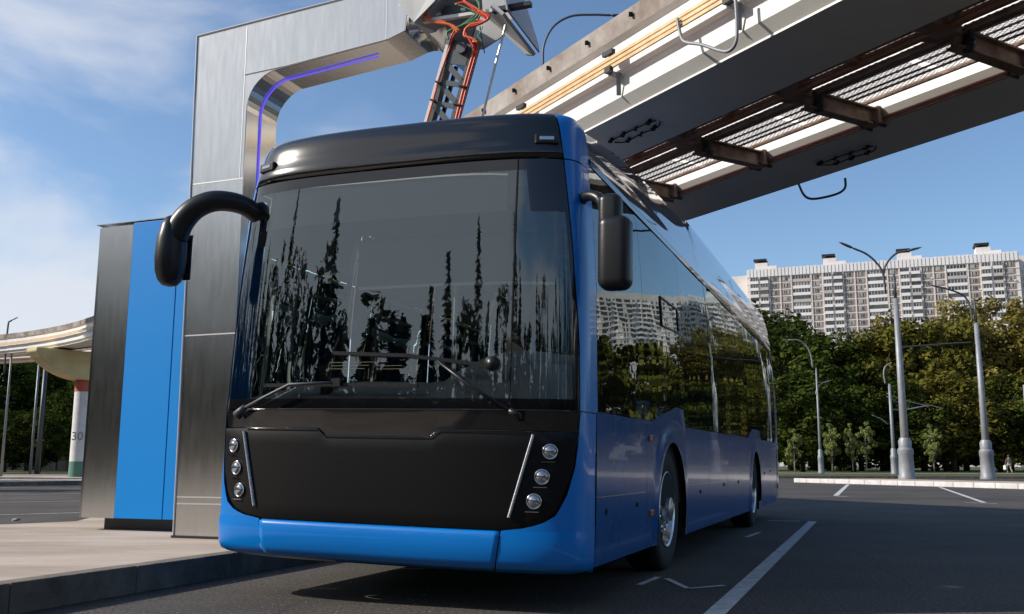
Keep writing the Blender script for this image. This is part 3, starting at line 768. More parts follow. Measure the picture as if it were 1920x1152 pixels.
# hood of the charger
hood = empty('charger_hood', 'folded metal hood with cables at the end of the gantry arm', 'charger head', (BX, BY, 0), (0, 0, -YAW))
def hp(u, v, y):
    "point on the plane y of the gantry frame"
    d_ = CR @ Vector(((u-960)/F, 1, -(v-576)/F)); n_ = Vector((math.sin(YAW), math.cos(YAW), 0)); o_ = Vector((0, 0, CAMH)); b_ = Vector((BX, BY, 0))+n_*y
    t = (b_-o_).dot(n_)/d_.dot(n_); P = o_+d_*t-Vector((BX, BY, 0))
    c, s_ = math.cos(YAW), math.sin(YAW)
    return Vector((P.x*c-P.y*s_, P.x*s_+P.y*c, P.z))
def plate(name, pts, m, th_=.02, parent=hood):
    s = MB(); s.v = [tuple(p) for p in pts]; s.f = [tuple(range(len(pts)))]; s.m = [0]
    return s.build(name, m, parent, solid=th_)
A1, A2 = 1.95, 2.75
plate('hood_panel', [hp(748, 12, A1), hp(776, 42, A1), hp(835, 104, A2), hp(880, 88, A2), hp(905, 20, A1+.35), hp(900, -60, A1+.2), hp(800, -60, A1)], M['hood'])
plate('hood_panel', [hp(748, 12, A1-.01), hp(776, 42, A1-.01), hp(815, 2, A1-.01), hp(830, -60, A1), hp(775, -60, A1)], M['hood'])
plate('hood_panel', [hp(875, 92, A2), hp(905, 92, A2), hp(948, 64, A2), hp(965, 20, A2), hp(950, -60, A2), hp(870, -60, A2)], M['hood'])
plate('hood_fin', [hp(925, 5, A1), hp(946, 24, A1), hp(1005, 101, A2), hp(992, 100, A2), hp(918, 30, A2)], M['hood'], .03)
plate('hood_fin', [hp(938, -60, A1), hp(952, 18, A1), hp(1012, 98, A2), hp(1010, 84, A2+.1), hp(975, -10, A2+.1), hp(965, -60, A2)], M['hood'], .015)
MB().bar(hp(785, 42, A1+.1), hp(930, 20, A1+.1), .04, .03).build('cross_bar', M['pale_metal'], hood)
MB().bar(hp(925, 21, A1+.1), hp(996, 8, A1+.1), .06, .04).build('bracket', M['dark_metal'], hood)
MB().bar(hp(815, 25, A1+.2), hp(900, 12, A1+.2), .05, .08).build('bracket', M['mast_grey'], hood)
for (u, v) in ((822, 26), (869, 19)): MB().bar(hp(u-4, v, A1+.15), hp(u+4, v-1, A1+.15), .03, .02).build('clamp', M['pale_metal'], hood)
# rod
MB().tube([hp(948, 48, 2.2), hp(922, 150, 2.2), hp(905, 218, 2.2), hp(896, 270, 2.2)], .012, 8).build('stay_rod', M['pale_metal'], hood)
MB().tube([hp(900, 50, 2.2), hp(905, 85, 2.2), hp(909, 100, 2.2)], .005, 6).build('loose_wire', M['pole_dark'], hood)

# mast of the charger: laddered channel hanging from the hood down to the bus roof
mast = empty('charging_mast', 'lattice charging mast lowered from the hood to the bus roof', 'charging arm', (BX, BY, 0), (0, 0, -YAW))
YM = 2.12
m0, m1 = Vector((-.345, YM, 4.62)), Vector((-.70, YM, 3.40))
ax = (m1-m0).normalized(); sd = Vector((-ax.z, 0, ax.x)); sd = sd if sd.x > 0 else -sd; Lm = (m1-m0).length
def mp_(a, b, y=0): return m0+ax*a+sd*b+Vector((0, y, 0))
wd = .105
s = MB()
for sg in (-1, 1): s.bar(mp_(0, sg*wd), mp_(Lm, sg*wd), .035, .012, (0, 1, 0))
s.bar(mp_(.02, 0), mp_(.22, 0), wd*2, .012, (0, 1, 0))
k = .22
while k < Lm-.05:
    s.bar(mp_(k+.0, 0), mp_(k+.045, 0), wd*2, .012, (0, 1, 0))
    s.bar(mp_(k+.05, -wd), mp_(k+.19, wd), .05, .012, (0, 1, 0)); k += .20
s.build('lattice_plate', M['mast_grey'], mast)
s = MB()
s.bar(mp_(0, wd+.01, .06), mp_(Lm, wd+.01, .06), .008, .12, (0, 1, 0)); s.bar(mp_(0, -wd-.01, .06), mp_(Lm, -wd-.01, .06), .008, .12, (0, 1, 0)); s.build('side_flange', M['mast_grey'], mast)
s = MB(); s.bar(mp_(-.02, -wd-.05, .02), mp_(Lm, -wd-.05, .02), .03, .03, (0, 1, 0)); s.build('slide_rail', M['pale_metal'], mast)
s = MB(); s.bar(mp_(.25, -wd+.05, .10), mp_(Lm, -wd+.05, .10), .03, .03, (0, 1, 0)); s.build('inner_rail', M['dark_metal'], mast)
s = MB(); s.box(-1.0, -.4, YM-.1, YM+.2, 3.335, 3.42); s.build('contact_shoe', M['dark_metal'], mast, bevel=.01)
def cable(pts, m, r=.011, y=None):
    P = []
    for p in pts: P.append(p if isinstance(p, Vector) else hp(p[0], p[1], (p[2] if len(p) > 2 else 2.0)))
    o_ = MB().tube(spline(P, 7), r, 7).build('cable', M[m], mast, smooth=True); return o_
cable([(812, -10), (798, 15), (799, 35), (815, 42), (845, 47), (862, 58)], 'orange_cable', .013)
cable([(818, -12), (803, 14), (806, 38), (830, 41), (850, 52), (858, 62)], 'orange_cable', .010)
cable([(868, -8), (873, 4), (890, 14), (904, 24), (916, 34), (905, 42), (880, 48), (870, 66), (884, 72), (896, 80)], 'orange_cable', .012)
cable([(855, 8), (872, 6), (893, 22), (911, 36), (898, 46), (876, 52), (872, 60), (880, 74), (889, 90)], 'red_cable', .011)
cable([(864, -10), (870, 2), (882, 12), (901, 20), (918, 30), (910, 40), (894, 38)], 'red_cable', .009)
cable([(866, -8), (890, -2), (899, 14), (893, 32), (870, 46), (848, 55), (838, 62), (841, 74)], 'green_cable', .008)
cable([(853, 8), (868, 12), (885, 20), (900, 28), (890, 40), (865, 48), (850, 58)], 'green_cable', .006)
cable([(880, -12), (897, 2), (898, 18), (884, 34), (862, 50)], 'green_cable', .007)
cable([(905, 50), (900, 62), (896, 68), (905, 78)], 'green_cable', .005)
for off_, mm, rr_ in ((.035, 'orange_cable', .013), (.062, 'red_cable', .010), (.045, 'red_cable', .009)):
    st_ = hp(884+off_*100, 78, 2.0)
    cable([st_, mp_(.12, wd+off_, -.02), mp_(.4, wd+off_-.01, .0), mp_(.8, wd+off_+.006, -.01), mp_(Lm, wd+off_, 0)], mm, rr_)
cable([hp(853, 56, 2.0), hp(846, 70, 2.0), mp_(.05, -wd+.01, -.02), mp_(.3, -wd-.015, -.02), mp_(.7, -wd-.012, -.03), mp_(Lm, -wd-.02, -.02)], 'orange_cable', .009)
cable([hp(858, 56, 2.0), hp(848, 72, 2.0), mp_(.1, -wd-.0, -.02), mp_(.5, -wd-.02, -.03), mp_(Lm, -wd-.01, -.02)], 'red_cable', .006)
MB().lathe([(.0, .0), (.05, .0), (.05, .04), (.0, .04)], 16, Matrix.Translation(mp_(.12, .02, -.05)), 'y').build('pivot', M['pole_dark'], mast)
for k in (.45, .62, .95):
    MB().bar(mp_(k, wd+.02, -.02), mp_(k+.012, wd+.02, -.02), .08, .03, (0, 1, 0)).build('cable_tie', M['dark_metal'], mast)
    MB().bar(mp_(k, -wd-.015, -.03), mp_(k+.012, -wd-.015, -.03), .05, .03, (0, 1, 0)).build('cable_tie', M['dark_metal'], mast)


# ================================================================== MONORAIL
PA = Vector((.88, 10.6, 0)); DV = Vector((-.51, .86, 0)).normalized(); RV = Vector((DV.y, -DV.x, 0))   # right-hand side when looking away
# centreline samples (s, position, right vector, z)
path = []
sN = -26.
pos = PA+DV*sN; ang = math.atan2(DV.y, DV.x)
ds = .5; s_ = sN
while s_ < 100:
    zz = 4.70 + (0 if s_ < 2 else .0009*(min(s_, 46)-2)**2*.85 + (0.06*(s_-46) if s_ > 46 else 0))
    tt_ = max(0, min(1, (s_-2)/36.)); zz = 4.70+2.1*(tt_*tt_*(3-2*tt_))
    path.append((s_, pos.copy(), Vector((math.sin(ang), -math.cos(ang), 0)), zz))
    if 36 < s_ < 75: ang += ds/28.
    pos = pos + Vector((math.cos(ang), math.sin(ang), 0))*ds; s_ += ds
def pth(s_, off, dz):
    i = (s_-sN)/ds; i0 = max(0, min(len(path)-2, int(i))); t = i-i0
    a_, b_ = path[i0], path[i0+1]
    p = a_[1].lerp(b_[1], t); r_ = a_[2].lerp(b_[2], t); return Vector((p.x, p.y, 0))+r_*off+Vector((0, 0, lerp(a_[3], b_[3], t)+dz))
SS = [sN+.5+i*2 for i in range(int((98-sN)/2))]
SS = [x for x in SS]
def sweep(prof, mats, name, parent, closed=True, ss=None):
    "prof: list of (off, dz, material index of the segment that starts here)"
    s = MB(); ss = ss or SS; n = len(prof); b = 0
    for q_ in ss: s.v += [tuple(pth(q_, o_, z_)) for o_, z_, _ in prof]
    for i in range(len(ss)-1):
        for k in range(n if closed else n-1):
            k2 = (k+1) % n; s.f.append((i*n+k, (i+1)*n+k, (i+1)*n+k2, i*n+k2)); s.m.append(prof[k][2])
    return s.build(name, mats, parent, fixn=True)
def beam(o0, o1, label):
    b_ = empty('monorail_beam', label, 'monorail beam', (0, 0, 0))
    pr = [(o0, 0, 0), (o0, .022, 2), (o0-.10, .13, 0), (o0-.10, .76, 0), (o0-.165, .80, 1), (o0-.19, 1.03, 0), (o1+.19, 1.03, 1), (o1+.165, .80, 0), (o1+.10, .76, 0), (o1+.10, .13, 2), (o1, .022, 0), (o1, 0, 2)]
    sweep(pr, [M['white_steel'], M['beam_top'], M['beam_under']], 'girder', b_)
    return b_
bl = beam(0.02, 1.02, 'near white monorail beam with yellow conductor rails above the bus')
brt = beam(2.76, 3.78, 'far white monorail beam on the right of the walkway')
# conductor rails
SC = [x for x in SS if x < 96]
def conductor(off, zc, parent, m='conductor'):
    for k in range(3):
        z_ = zc+k*.052
        sweep([(off-.012, z_-.017, 0), (off+.012, z_-.017, 0), (off+.012, z_+.017, 0), (off-.012, z_+.017, 0)], [M[m]], 'conductor_rail', parent, ss=SC)
conductor(-.23, .43, bl)
conductor(1.33, .06, bl, 'rust_orange')
for i in range(26):
    q_ = -6.3+i*1.85
    s = MB(); a_ = pth(q_, -.215, .50)
    s.bar(pth(q_, -.10, .58), pth(q_, -.22, .58), .05, .03); s.bar(pth(q_, -.205, .60), pth(q_, -.205, .36), .03, .02); s.bar(pth(q_-.05, -.15, .38), pth(q_, -.11, .14), .05, .02)
    s.bar(pth(q_-.0, -.10, .37), pth(q_, -.22, .37), .10, .02)
    s.build('rail_bracket', M['grey_paint'], bl)
    s = MB(); s.bar(pth(q_-.08, -.235, .60), pth(q_+.10, -.235, .61), .05, .05); s.bar(pth(q_-.06, -.25, .40), pth(q_+.04, -.25, .40), .05, .06); s.build('insulator', M['dark_metal'], bl)
for i in range(12):
    q_ = -6.+i*.82*1.0
    s = MB(); s.box(-.02, .02, -.02, .02, -.02, .02, Matrix.Translation(pth(q_*1.0, -.185, .93))); s.build('flange_hole', M['seam'], bl)
# tubular guards
s = MB(); s.tube(spline([pth(-1.93, -.27, .50), pth(-1.955, -.27, .36), pth(-2.02, -.27, .22), pth(-2.25, -.27, .10), pth(-2.5, -.27, -.06), pth(-2.62, -.27, -.11), pth(-2.71, -.27, -.07), pth(-2.735, -.27, .08), pth(-2.73, -.27, .4)], 5), .017, 8)
s.build('guard_tube', M['grey_paint'], bl, smooth=True)
s = MB(); s.tube(spline([pth(.36, 3.86, .05), pth(.31, 3.9, -.12), pth(.22, 3.93, -.20), pth(.05, 3.98, -.22), pth(-.16, 4.05, -.20), pth(-.24, 4.1, -.13), pth(-.25, 4.1, .0)], 5), .017, 8)
s.build('guard_tube', M['pole_dark'], brt, smooth=True)
# fixings under the beams
for (so, oo, par) in ((-.25, .50, bl), (-.93, 3.33, brt), (10.5, .5, bl)):
    s = MB(); rn = random.Random(int(so*10))
    for sd_ in (-1, 1):
        s.tube(spline([pth(so-.42, oo+sd_*.03, -.01), pth(so-.3, oo+sd_*.09, -.03), pth(so, oo+sd_*.085, -.02), pth(so+.28, oo+sd_*.09, -.03), pth(so+.42, oo+sd_*.02, -.01)], 5), .008, 5)
    for k in range(7):
        q_ = so-.36+k*.12; o2_ = oo+(.085 if k % 2 else -.085)
        s.tube([pth(q_-.05, o2_-.02, -.02), pth(q_, o2_, -.035), pth(q_+.05, o2_+.015, -.02)], rn.uniform(.012, .024), 6)
        s.tube([pth(q_, o2_, .0), pth(q_, o2_+.01, -.055)], .008, 5)
    s.build('underside_fixing', M['seam'], par)
# walkway
wk = empty('walkway', 'rusty mesh walkway hung between the two monorail beams', 'walkway', (0, 0, 0))
def strip(o0, o1, dz, name='mesh_panel', m='grating', a=-14., b=60.):
    xs_ = [a+i*1.85 for i in range(int((b-a)/1.85))]
    # gratings are built in beam coordinates so the diamonds follow the track
    for i, q_ in enumerate(xs_):
        p0 = pth(q_, 0, dz); dr = (pth(q_+.5, 0, dz)-p0).normalized(); an = math.atan2(dr.y, dr.x)
        s = MB(); s.quadbox([(0.03, -o1, 0), (1.80, -o1, 0), (1.80, -o0, 0), (0.03, -o0, 0)], [(0, 1, 2, 3)])
        s.build(name, M[m], wk, loc=p0, rot=(0, -math.asin(dr.z), an))
strip(1.15, 1.23, 0.26); strip(1.40, 1.58, 0.24); strip(1.70, 2.47, 0.20)
SW = [x for x in SS if -16 < x < 60]
def rail(off, dz, w, h, m='rust', name='stringer'):
    sweep([(off-w/2, dz, 0), (off+w/2, dz, 0), (off+w/2, dz+h, 0), (off-w/2, dz+h, 0)], [M[m]], name, wk, ss=SW)
rail(1.31, 0.200, .12, .03); rail(1.62, 0.180, .05, .06); rail(1.70, 0.120, .09, .05); rail(1.80, 0.140, .025, .05, 'dark_metal'); rail(2.50, 0.170, .04, .04); rail(1.24, 0.200, .03, .04, 'dark_metal'); rail(2.05, 0.175, .012, .02, 'rust')
rail(1.46, 0.140, .03, .03, 'rust_orange'); rail(1.66, 0.100, .025, .025, 'rust'); rail(1.90, 0.165, .012, .02, 'rust'); rail(2.20, 0.175, .012, .02, 'dark_metal'); rail(2.28, 0.160, .02, .02, 'rust')
rail(2.745, .0, .02, .025, 'rust_orange', 'edge_cable'); rail(2.72, .04, .015, .015, 'red', 'edge_cable')
for i in range(18):
    q_ = -7.15+i*1.76
    s = MB(); a_, b_ = pth(q_, 1.55, .05), pth(q_, 2.70, .05)
    s.bar(a_, b_, .035, .17); s.bar(a_+Vector((0, 0, .09)), b_+Vector((0, 0, .09)), .15, .018); s.bar(a_-Vector((0, 0, .09)), b_-Vector((0, 0, .09)), .13, .018)
    s.bar(pth(q_-.11, 2.64, .06), pth(q_+.13, 2.64, .06), .06, .2); s.build('cross_girder', M['rust'], wk)
    s = MB(); s.bar(pth(q_, 1.02, .11), pth(q_, 1.56, .09), .20, .08); s.bar(pth(q_-.25, 1.35, .12), pth(q_+.20, 1.5, .10), .16, .07); s.build('cross_plate', M['rust'], wk)
    MB().lathe([(.001, -.10), (.05, -.09), (.07, -.03), (.05, .03), (.03, .08)], 10, Matrix.Translation(pth(q_-.05, 1.72, .02))).build('bearing_bolt', M['dark_metal'], wk)
    MB().lathe([(.001, -.06), (.04, -.05), (.03, .05)], 8, Matrix.Translation(pth(q_-.16, 1.60, .02))).build('bearing_bolt', M['dark_metal'], wk)
    MB().bar(pth(q_-.05, 2.56, -.03), pth(q_-.05, 2.80, -.03), .035, .03).build('clamp', M['dark_metal'], wk)
    MB().bar(pth(q_+.12, 2.58, -.03), pth(q_+.12, 2.78, -.03), .025, .03).build('clamp', M['dark_metal'], wk)
    s = MB(); s.bar(pth(q_+.85, 1.33, .13), pth(q_+.95, 1.33, .13), .2, .12); s.build('hanger', M['rust_orange'], wk)

# pillars
def pillar(s0, label):
    c = pth(s0, 1.9, 0); r_ = (pth(s0, 3, 0)-pth(s0, 1, 0)).normalized(); an = math.atan2(r_.y, r_.x); H = c.z
    p = empty('monorail_pillar', label, 'pillar', (c.x, c.y, 0), (0, 0, an))
    s = MB(); prof = []
    for i in range(21):
        x = -2.9+5.8*i/20; f = abs(x)/2.9
        prof.append((x, H-.25-1.35*(1-f**2.2)**.9 if f < .999 else H-.28))
    poly_ = [(-2.9, H-.10)]+prof+[(2.9, H-.10)]
    s.prism(poly_, lambda q_: (q_[0], -.62, q_[1]), lambda q_: (q_[0], .62, q_[1])); s.build('cap', M['cap'], p, fixn=True, bevel=.05)
    s = MB(); s.lathe([(.46, .15), (.46, .95)], 32); s.build('green_band', M['green'], p, smooth=True)
    s = MB(); s.lathe([(.455, .95), (.455, H-2.2)], 32); s.build('shaft', M['pillar_white'], p, smooth=True)
    s = MB(); s.lathe([(.46, H-2.2), (.47, H-1.5)], 32); s.build('red_band', M['red'], p, smooth=True)
    s = MB()
    for x in (-1.4, 1.4): s.box(x-.45, x+.45, -.3, .3, H-.1, H-.005)
    s.build('bearing', M['dark_metal'], p)
    return p, an, H
P30, an30, H30 = pillar(46.1, 'cream topped monorail pillar numbered 30 with red and green bands')
cu = bpy.data.curves.new('number', 'FONT'); cu.body = '30'; cu.size = .62; cu.align_x = 'CENTER'; cu.extrude = .004
cu.materials.append(M['ink']); nb = bpy.data.objects.new('number', cu); COL.objects.link(nb); nb.parent = P30
nb.matrix_parent_inverse = Matrix.Identity(4)
wc_ = Vector(P30.location); toc = (Vector((0, 0, 0))-Vector((wc_.x, wc_.y, 0))).normalized()
wa = math.atan2(toc.y, toc.x)-.35; la = wa-an30
nb.location = (math.cos(la)*.465, math.sin(la)*.465, 2.05); nb.rotation_euler = (R(90), 0, la+R(90))
pillar(9.5, 'cream topped monorail pillar standing behind the bus')
# mast on the far beam
def gooseneck(name, label, base, pts, rs, head_dir=None, m='pole_dark', headm='pole_dark', group=None, heads=1, extra=None, cat='street lamp'): pass

# ================================================================== STREET LAMPS
LG = 'street lamps round the bus yard'
def lamp(label, Y, basepx, topz_px, w0, w1, arms, split=None, base=True, mlow='grey_paint', mup='pole_dark', z0=.0, name='street_lamp'):
    b = at(basepx[0], basepx[1], Y); b.z = z0
    top = at(topz_px[0], topz_px[1], Y); H = top.z-z0
    o = empty(name, label, 'street lamp', (b.x, b.y, z0), group=LG)
    hs = H if split is None else at(topz_px[0], split, Y).z-z0
    MB().tube([(0, 0, 0), (0, 0, hs*.5), (0, 0, hs)], [w0, lerp(w0, w1, .55), w1], 14).build('pole', M[mlow], o, smooth=True)
    if split is not None: MB().tube([(0, 0, hs), (0, 0, H)], [w1*.62, w1*.45], 10).build('upper_pole', M[mup], o, smooth=True)
    if base: MB().lathe([(w0*1.95, 0), (w0*1.95, .12), (w0*1.75, .2), (w0*1.62, 1.1), (w0*1.75, 1.15), (w0*1.75, 1.35), (w0*1.4, 1.45), (w0*1.45, 1.75), (w0*1.05, 1.9)], 20).build('base', M['grey_paint'], o, auto=30)
    for pts, r_, hl in arms:
        P = [at(u, v, Y)-b for u, v in pts]
        P = [Vector((p.x-(b.x-b.x), 0, p.z)) for p in P]
        MB().tube(spline(P, 6), r_, 7).build('arm', M[mup], o, smooth=True)
        if hl:
            e = P[-1]; dd = (P[-1]-P[-2]).normalized()
            f_ = [(0, .25), (.15, .9), (.45, 1.), (.8, .75), (1., .2)]
            MB().tube([e+dd*hl*t for t, _ in f_], [hl*.16*q_ for _, q_ in f_], 10, flat=.5).build('lamp_head', M[mup], o, smooth=True)
    return o
zi = .19
lamp('tall lamp with two curved arms on the white kerbed island', 44.5, (1701, 896), (1657, 515), .20, .12,
     [([(1661, 550), (1656, 515), (1645, 495), (1625, 477), (1600, 466)], .05, .75), ([(1661, 550), (1657, 512), (1664, 492), (1680, 476), (1700, 471)], .05, .75)], split=560, z0=zi)
lamp('pale tall lamp post with one long arm near the right edge', 47., (1853, 894), (1822, 560), .19, .11,
     [([(1823, 605), (1819, 575), (1808, 556), (1785, 545), (1745, 535)], .045, 0), ([(1822, 642), (1760, 646), (1682, 652)], .035, 0)], split=606, z0=.16)
lamp('small grey lamp with a short arm pointing left by young trees', 77., (1540, 886), (1524, 690), .13, .06,
     [([(1524, 690), (1519, 662), (1508, 645), (1495, 638), (1478, 638)], .06, .5), ([(1529, 740), (1533, 727), (1541, 719), (1550, 716)], .045, .4)], z0=.16, mup='grey_paint')
lamp('grey pole with trolley wire bracket left of the tall island lamp', 72., (1678, 887), (1660, 720), .15, .10,
     [([(1660, 720), (1657, 702), (1660, 688), (1672, 680)], .055, 0), ([(1668, 768), (1700, 768), (1742, 760)], .05, 0), ([(1663, 738), (1700, 752), (1742, 762)], .03, 0), ([(1663, 744), (1690, 758), (1705, 766)], .025, 0), ([(1742, 760), (1769, 766)], .03, 0), ([(1665, 796), (1652, 786), (1645, 783)], .04, .45)], z0=.16, mup='grey_paint')
lamp('pale pole cut by the right edge of the photo', 52., (1936, 900), (1909, 722), .14, .08, [], z0=.16)
lamp('dark gooseneck lamp rising behind the near monorail beam', 24., (1030, 900), (1018, 120), .09, .05,
     [([(1018, 125), (1020, 85), (1038, 50), (1070, 31), (1110, 28), (1145, 29)], .032, .45)], base=False, z0=0., mlow='pole_dark')
lamp('thin lamp rising above the track at the far left', 52., (2, 890), (14, 640), .07, .05,
     [([(8, 700), (12, 640), (16, 604)], .05, 0), ([(16, 604), (22, 601)], .05, .4)], base=False, z0=.0)
# tall grey poles under the track at the left
for (u0, u1, lab) in ((57, 66, 'thin pale pole standing under the track left of the cap'), (70, 78, 'thick grey pole beside the thin pale pole under the track')):
    b = at(u0, 880, 60); b.z = .2; s = MB(); s.tube([(0, 0, 0), (0, 0, 7.0)], [.16 if u0 > 60 else .08, .12 if u0 > 60 else .07], 12)
    o = s.build('steel_pole', M['grey_paint'] if u0 < 60 else M['pole_dark'], smooth=True, loc=b); tag(o, lab, 'pole')

# ================================================================== TREES
def crown_mesh(seed, rx, rz, n, leaf, clumps=38, ybias=0., pointed=0.):
    rn = random.Random(seed); s = MB(); cl = []
    for i in range(clumps):
        while True:
            p = Vector((rn.uniform(-1, 1), rn.uniform(-1, 1), rn.uniform(-1, 1)))
            if .15 < p.length < 1: break
        w = 1-pointed*(p.z+1)/2
        cl.append((Vector((p.x*rx*w, p.y*rx*w, p.z*rz)), rn.uniform(.16, .34)*rx*(.45+.55*w)))
    for i in range(n):
        c, r_ = cl[rn.randrange(len(cl))]
        d_ = Vector((rn.gauss(0, 1), rn.gauss(0, 1), rn.gauss(0, 1))).normalized()
        p = c+d_*r_*rn.uniform(.55, 1.08)
        nn = (d_+Vector((rn.gauss(0, .6), rn.gauss(0, .6), rn.gauss(0, .6)+.3))).normalized()
        t1 = nn.orthogonal().normalized(); t1 = Matrix.Rotation(rn.uniform(0, 6.28), 3, nn) @ t1; t2 = nn.cross(t1); l_ = leaf*rn.uniform(.5, 1.2)
        b = len(s.v); s.v += [tuple(p+t1*l_), tuple(p+t2*l_*.55), tuple(p-t1*l_), tuple(p-t2*l_*.55)]; s.f.append((b, b+1, b+2, b+3)); s.m.append(0)
    return s, cl
def conifer(s, rn, H, r0, n, leaf, base):
    for i in range(n):
        t = rn.random()**.75; z = H*(1-t)*.0+H*(.08+.92*(1-t)); rr = r0*t*(.75+.25*math.sin(z*4.2)); a = rn.uniform(0, 6.28); q_ = rr*rn.uniform(.3, 1.)
        p = base+Vector((q_*math.cos(a), q_*math.sin(a), z-.25*q_)); l_ = leaf*rn.uniform(.5, 1.3)
        o_ = Vector((math.cos(a), math.sin(a), -.35)).normalized(); t2 = Vector((-math.sin(a), math.cos(a), rn.uniform(-.5, .5)))*l_*.5
        b = len(s.v); s.v += [tuple(p+o_*l_), tuple(p+t2), tuple(p-o_*l_), tuple(p-t2)]; s.f.append((b, b+1, b+2, b+3)); s.m.append(0)
def trunk_mesh(cl, H, r0, zb_):
    s = MB(); s.tube([(0, 0, 0), (.05, 0, H*.5), (0, .05, H)], [r0, r0*.7, r0*.25], 8)
    for c, r_ in cl[::3]:
        z1 = max(zb_*.6, min(H, c.z*.55)); s.tube([(0, 0, z1), tuple(c*.5+Vector((0, 0, z1*.5))), tuple(c)], [r0*.35, r0*.2, r0*.06], 5)
    return s
protos = {}
def make_tree(kind, seed):
    key = (kind, seed)
    if key in protos: return protos[key]
    if kind == 'young': rx, rz, n, leaf, H = .95, 1.75, 2600, .11, 4.9; zc = 3.1
    elif kind == 'dark': rx, rz, n, leaf, H = 5.6, 7.4, 9000, .34, 16; zc = 8.2
    elif kind == 'olive': rx, rz, n, leaf, H = 5.2, 7.6, 8500, .32, 16; zc = 8.5
    else: rx, rz, n, leaf, H = 4.8, 8.6, 7500, .28, 18; zc = 10.
    s, cl = crown_mesh(seed, rx, rz, n, leaf, clumps=34 if kind == 'young' else 60, pointed=.35 if kind == 'autumn' else .15)
    s.v = [(x, y, z+zc) for x, y, z in s.v]; cl = [(c+Vector((0, 0, zc)), r_) for c, r_ in cl]
    lm = {'young': 'leaf_y', 'dark': 'leaf_a', 'olive': 'leaf_b', 'autumn': 'leaf_c'}[kind]
    root = bpy.data.objects.new('tree', None); COL.objects.link(root)
    s.build('crown', M[lm], root)
    trunk_mesh(cl, zc+rz*.4, .07 if kind == 'young' else .32, zc-rz).build('trunk', M['bark_pale' if kind == 'young' else 'bark'], root, smooth=True)
    protos[key] = root; root['used'] = 0
    return root
def place(kind, seed, x, y, h, label, group, name, rz=None, sx=1.):
    p = make_tree(kind, seed); H0 = {'young': 4.9, 'dark': 17.6, 'olive': 18.0, 'autumn': 20.2}[kind]
    if p['used'] == 0: o = p; p['used'] = 1
    else: o = copy_tree(p)
    k = h/H0; o.location = (x, y, .12); o.scale = (k*sx, k*sx, k); o.rotation_euler = (0, 0, random.uniform(0, 6.28) if rz is None else rz)
    o.name = name; tag(o, label, 'tree', group); return o
TG = 'big trees between the yard and the tower block'
# (u of crown centre, v of crown top, depth, kind)
rowA = [(1440, 560, 128, 'dark'), (1482, 585, 108, 'dark'), (1530, 602, 112, 'dark'), (1573, 612, 104, 'dark'), (1615, 604, 110, 'olive'), (1655, 598, 106, 'olive'), (1693, 578, 112, 'olive'), (1733, 562, 108, 'olive'), (1775, 580, 104, 'olive'), (1812, 548, 112, 'autumn'), (1852, 556, 106, 'autumn'), (1895, 538, 110, 'autumn'), (1935, 575, 104, 'olive'), (1980, 560, 112, 'autumn')]
rowB = [(1505, 690, 92, 'dark'), (1600, 700, 94, 'dark'), (1700, 705, 93, 'dark'), (1790, 690, 92, 'olive'), (1875, 680, 94, 'olive'), (1950, 700, 92, 'dark')]
labA = ['dark tree half hidden by the rear end of the bus', 'dark tree just right of the bus rear', 'dark round crown left of the small grey lamp arm', 'dark tree under the lower left windows of the tower block', 'olive tree left of the tall island lamp', 'olive tree directly behind the tall island lamp', 'olive tree just right of the tall island lamp', 'taller olive tree between the two tall lamps', 'olive tree behind the horizontal lamp bracket', 'yellowish tree behind the top of the pale lamp post', 'yellowish tree just right of the pale lamp post', 'yellowish tree near the right edge under the building corner', 'olive tree cut by the right edge', 'yellowish tree beyond the right edge']
labB = ['low dark tree behind the leftmost young trees', 'low dark tree behind the middle young trees', 'low dark tree behind the trolley wire bracket', 'low olive tree between the tall lamps', 'low olive tree right of the pale lamp post', 'low dark tree beyond the right edge']
for i, ((u, v, Y, kd), lb) in enumerate(zip(rowA, labA)):
    b = at(u, 870, Y); H = at(u, v, Y).z*1.03; place(kd, 11+(i % 3)*7, b.x, Y, H, lb, TG, 'tree', sx=1.05)
for i, ((u, v, Y, kd), lb) in enumerate(zip(rowB, labB)):
    b = at(u, 870, Y); H = at(u, v, Y).z*1.05; place(kd, 11+(i % 3)*7, b.x, Y, H, lb, TG, 'tree', sx=1.35)
YG = 'young trees in a row on the lawn'
for (u, v, lb) in ((1490, 806, 'young tree nearest the bus rear'), (1561, 795, 'young tree just right of the small grey lamp'), (1600, 795, 'thin young tree third from the bus'), (1625, 792, 'young tree between the small lamp and the trolley pole'), (1752, 797, 'young tree between the two tall lamps')):
    b = at(u, 883, 84); place('young', 3, b.x, 84, at(u, v, 84).z, lb, YG, 'young_tree', sx=.8 if u == 1600 else 1.)
LT = 'trees beyond the track on the left'
for (u, v, Y, kd, lb) in ((-30, 640, 80, 'dark', 'dark tree cut by the left edge of the photo'), (18, 628, 95, 'dark', 'dark tree top showing above the track at the left edge'), (50, 655, 84, 'dark', 'dark tree under the track behind the two poles'), (100, 622, 100, 'dark', 'tree whose top shows above the far track'), (140, 700, 76, 'dark', 'dark tree behind the numbered pillar'), (190, 640, 90, 'dark', 'dark tree hidden behind the charger cabinet'), (75, 760, 70, 'dark', 'low dark tree between the poles and the pillar'), (10, 760, 70, 'dark', 'low dark tree at the far left under the track')):
    b = at(u, 870, Y); place(kd, 11, b.x, Y, at(u, v, Y).z, lb, LT, 'tree', sx=1.2)
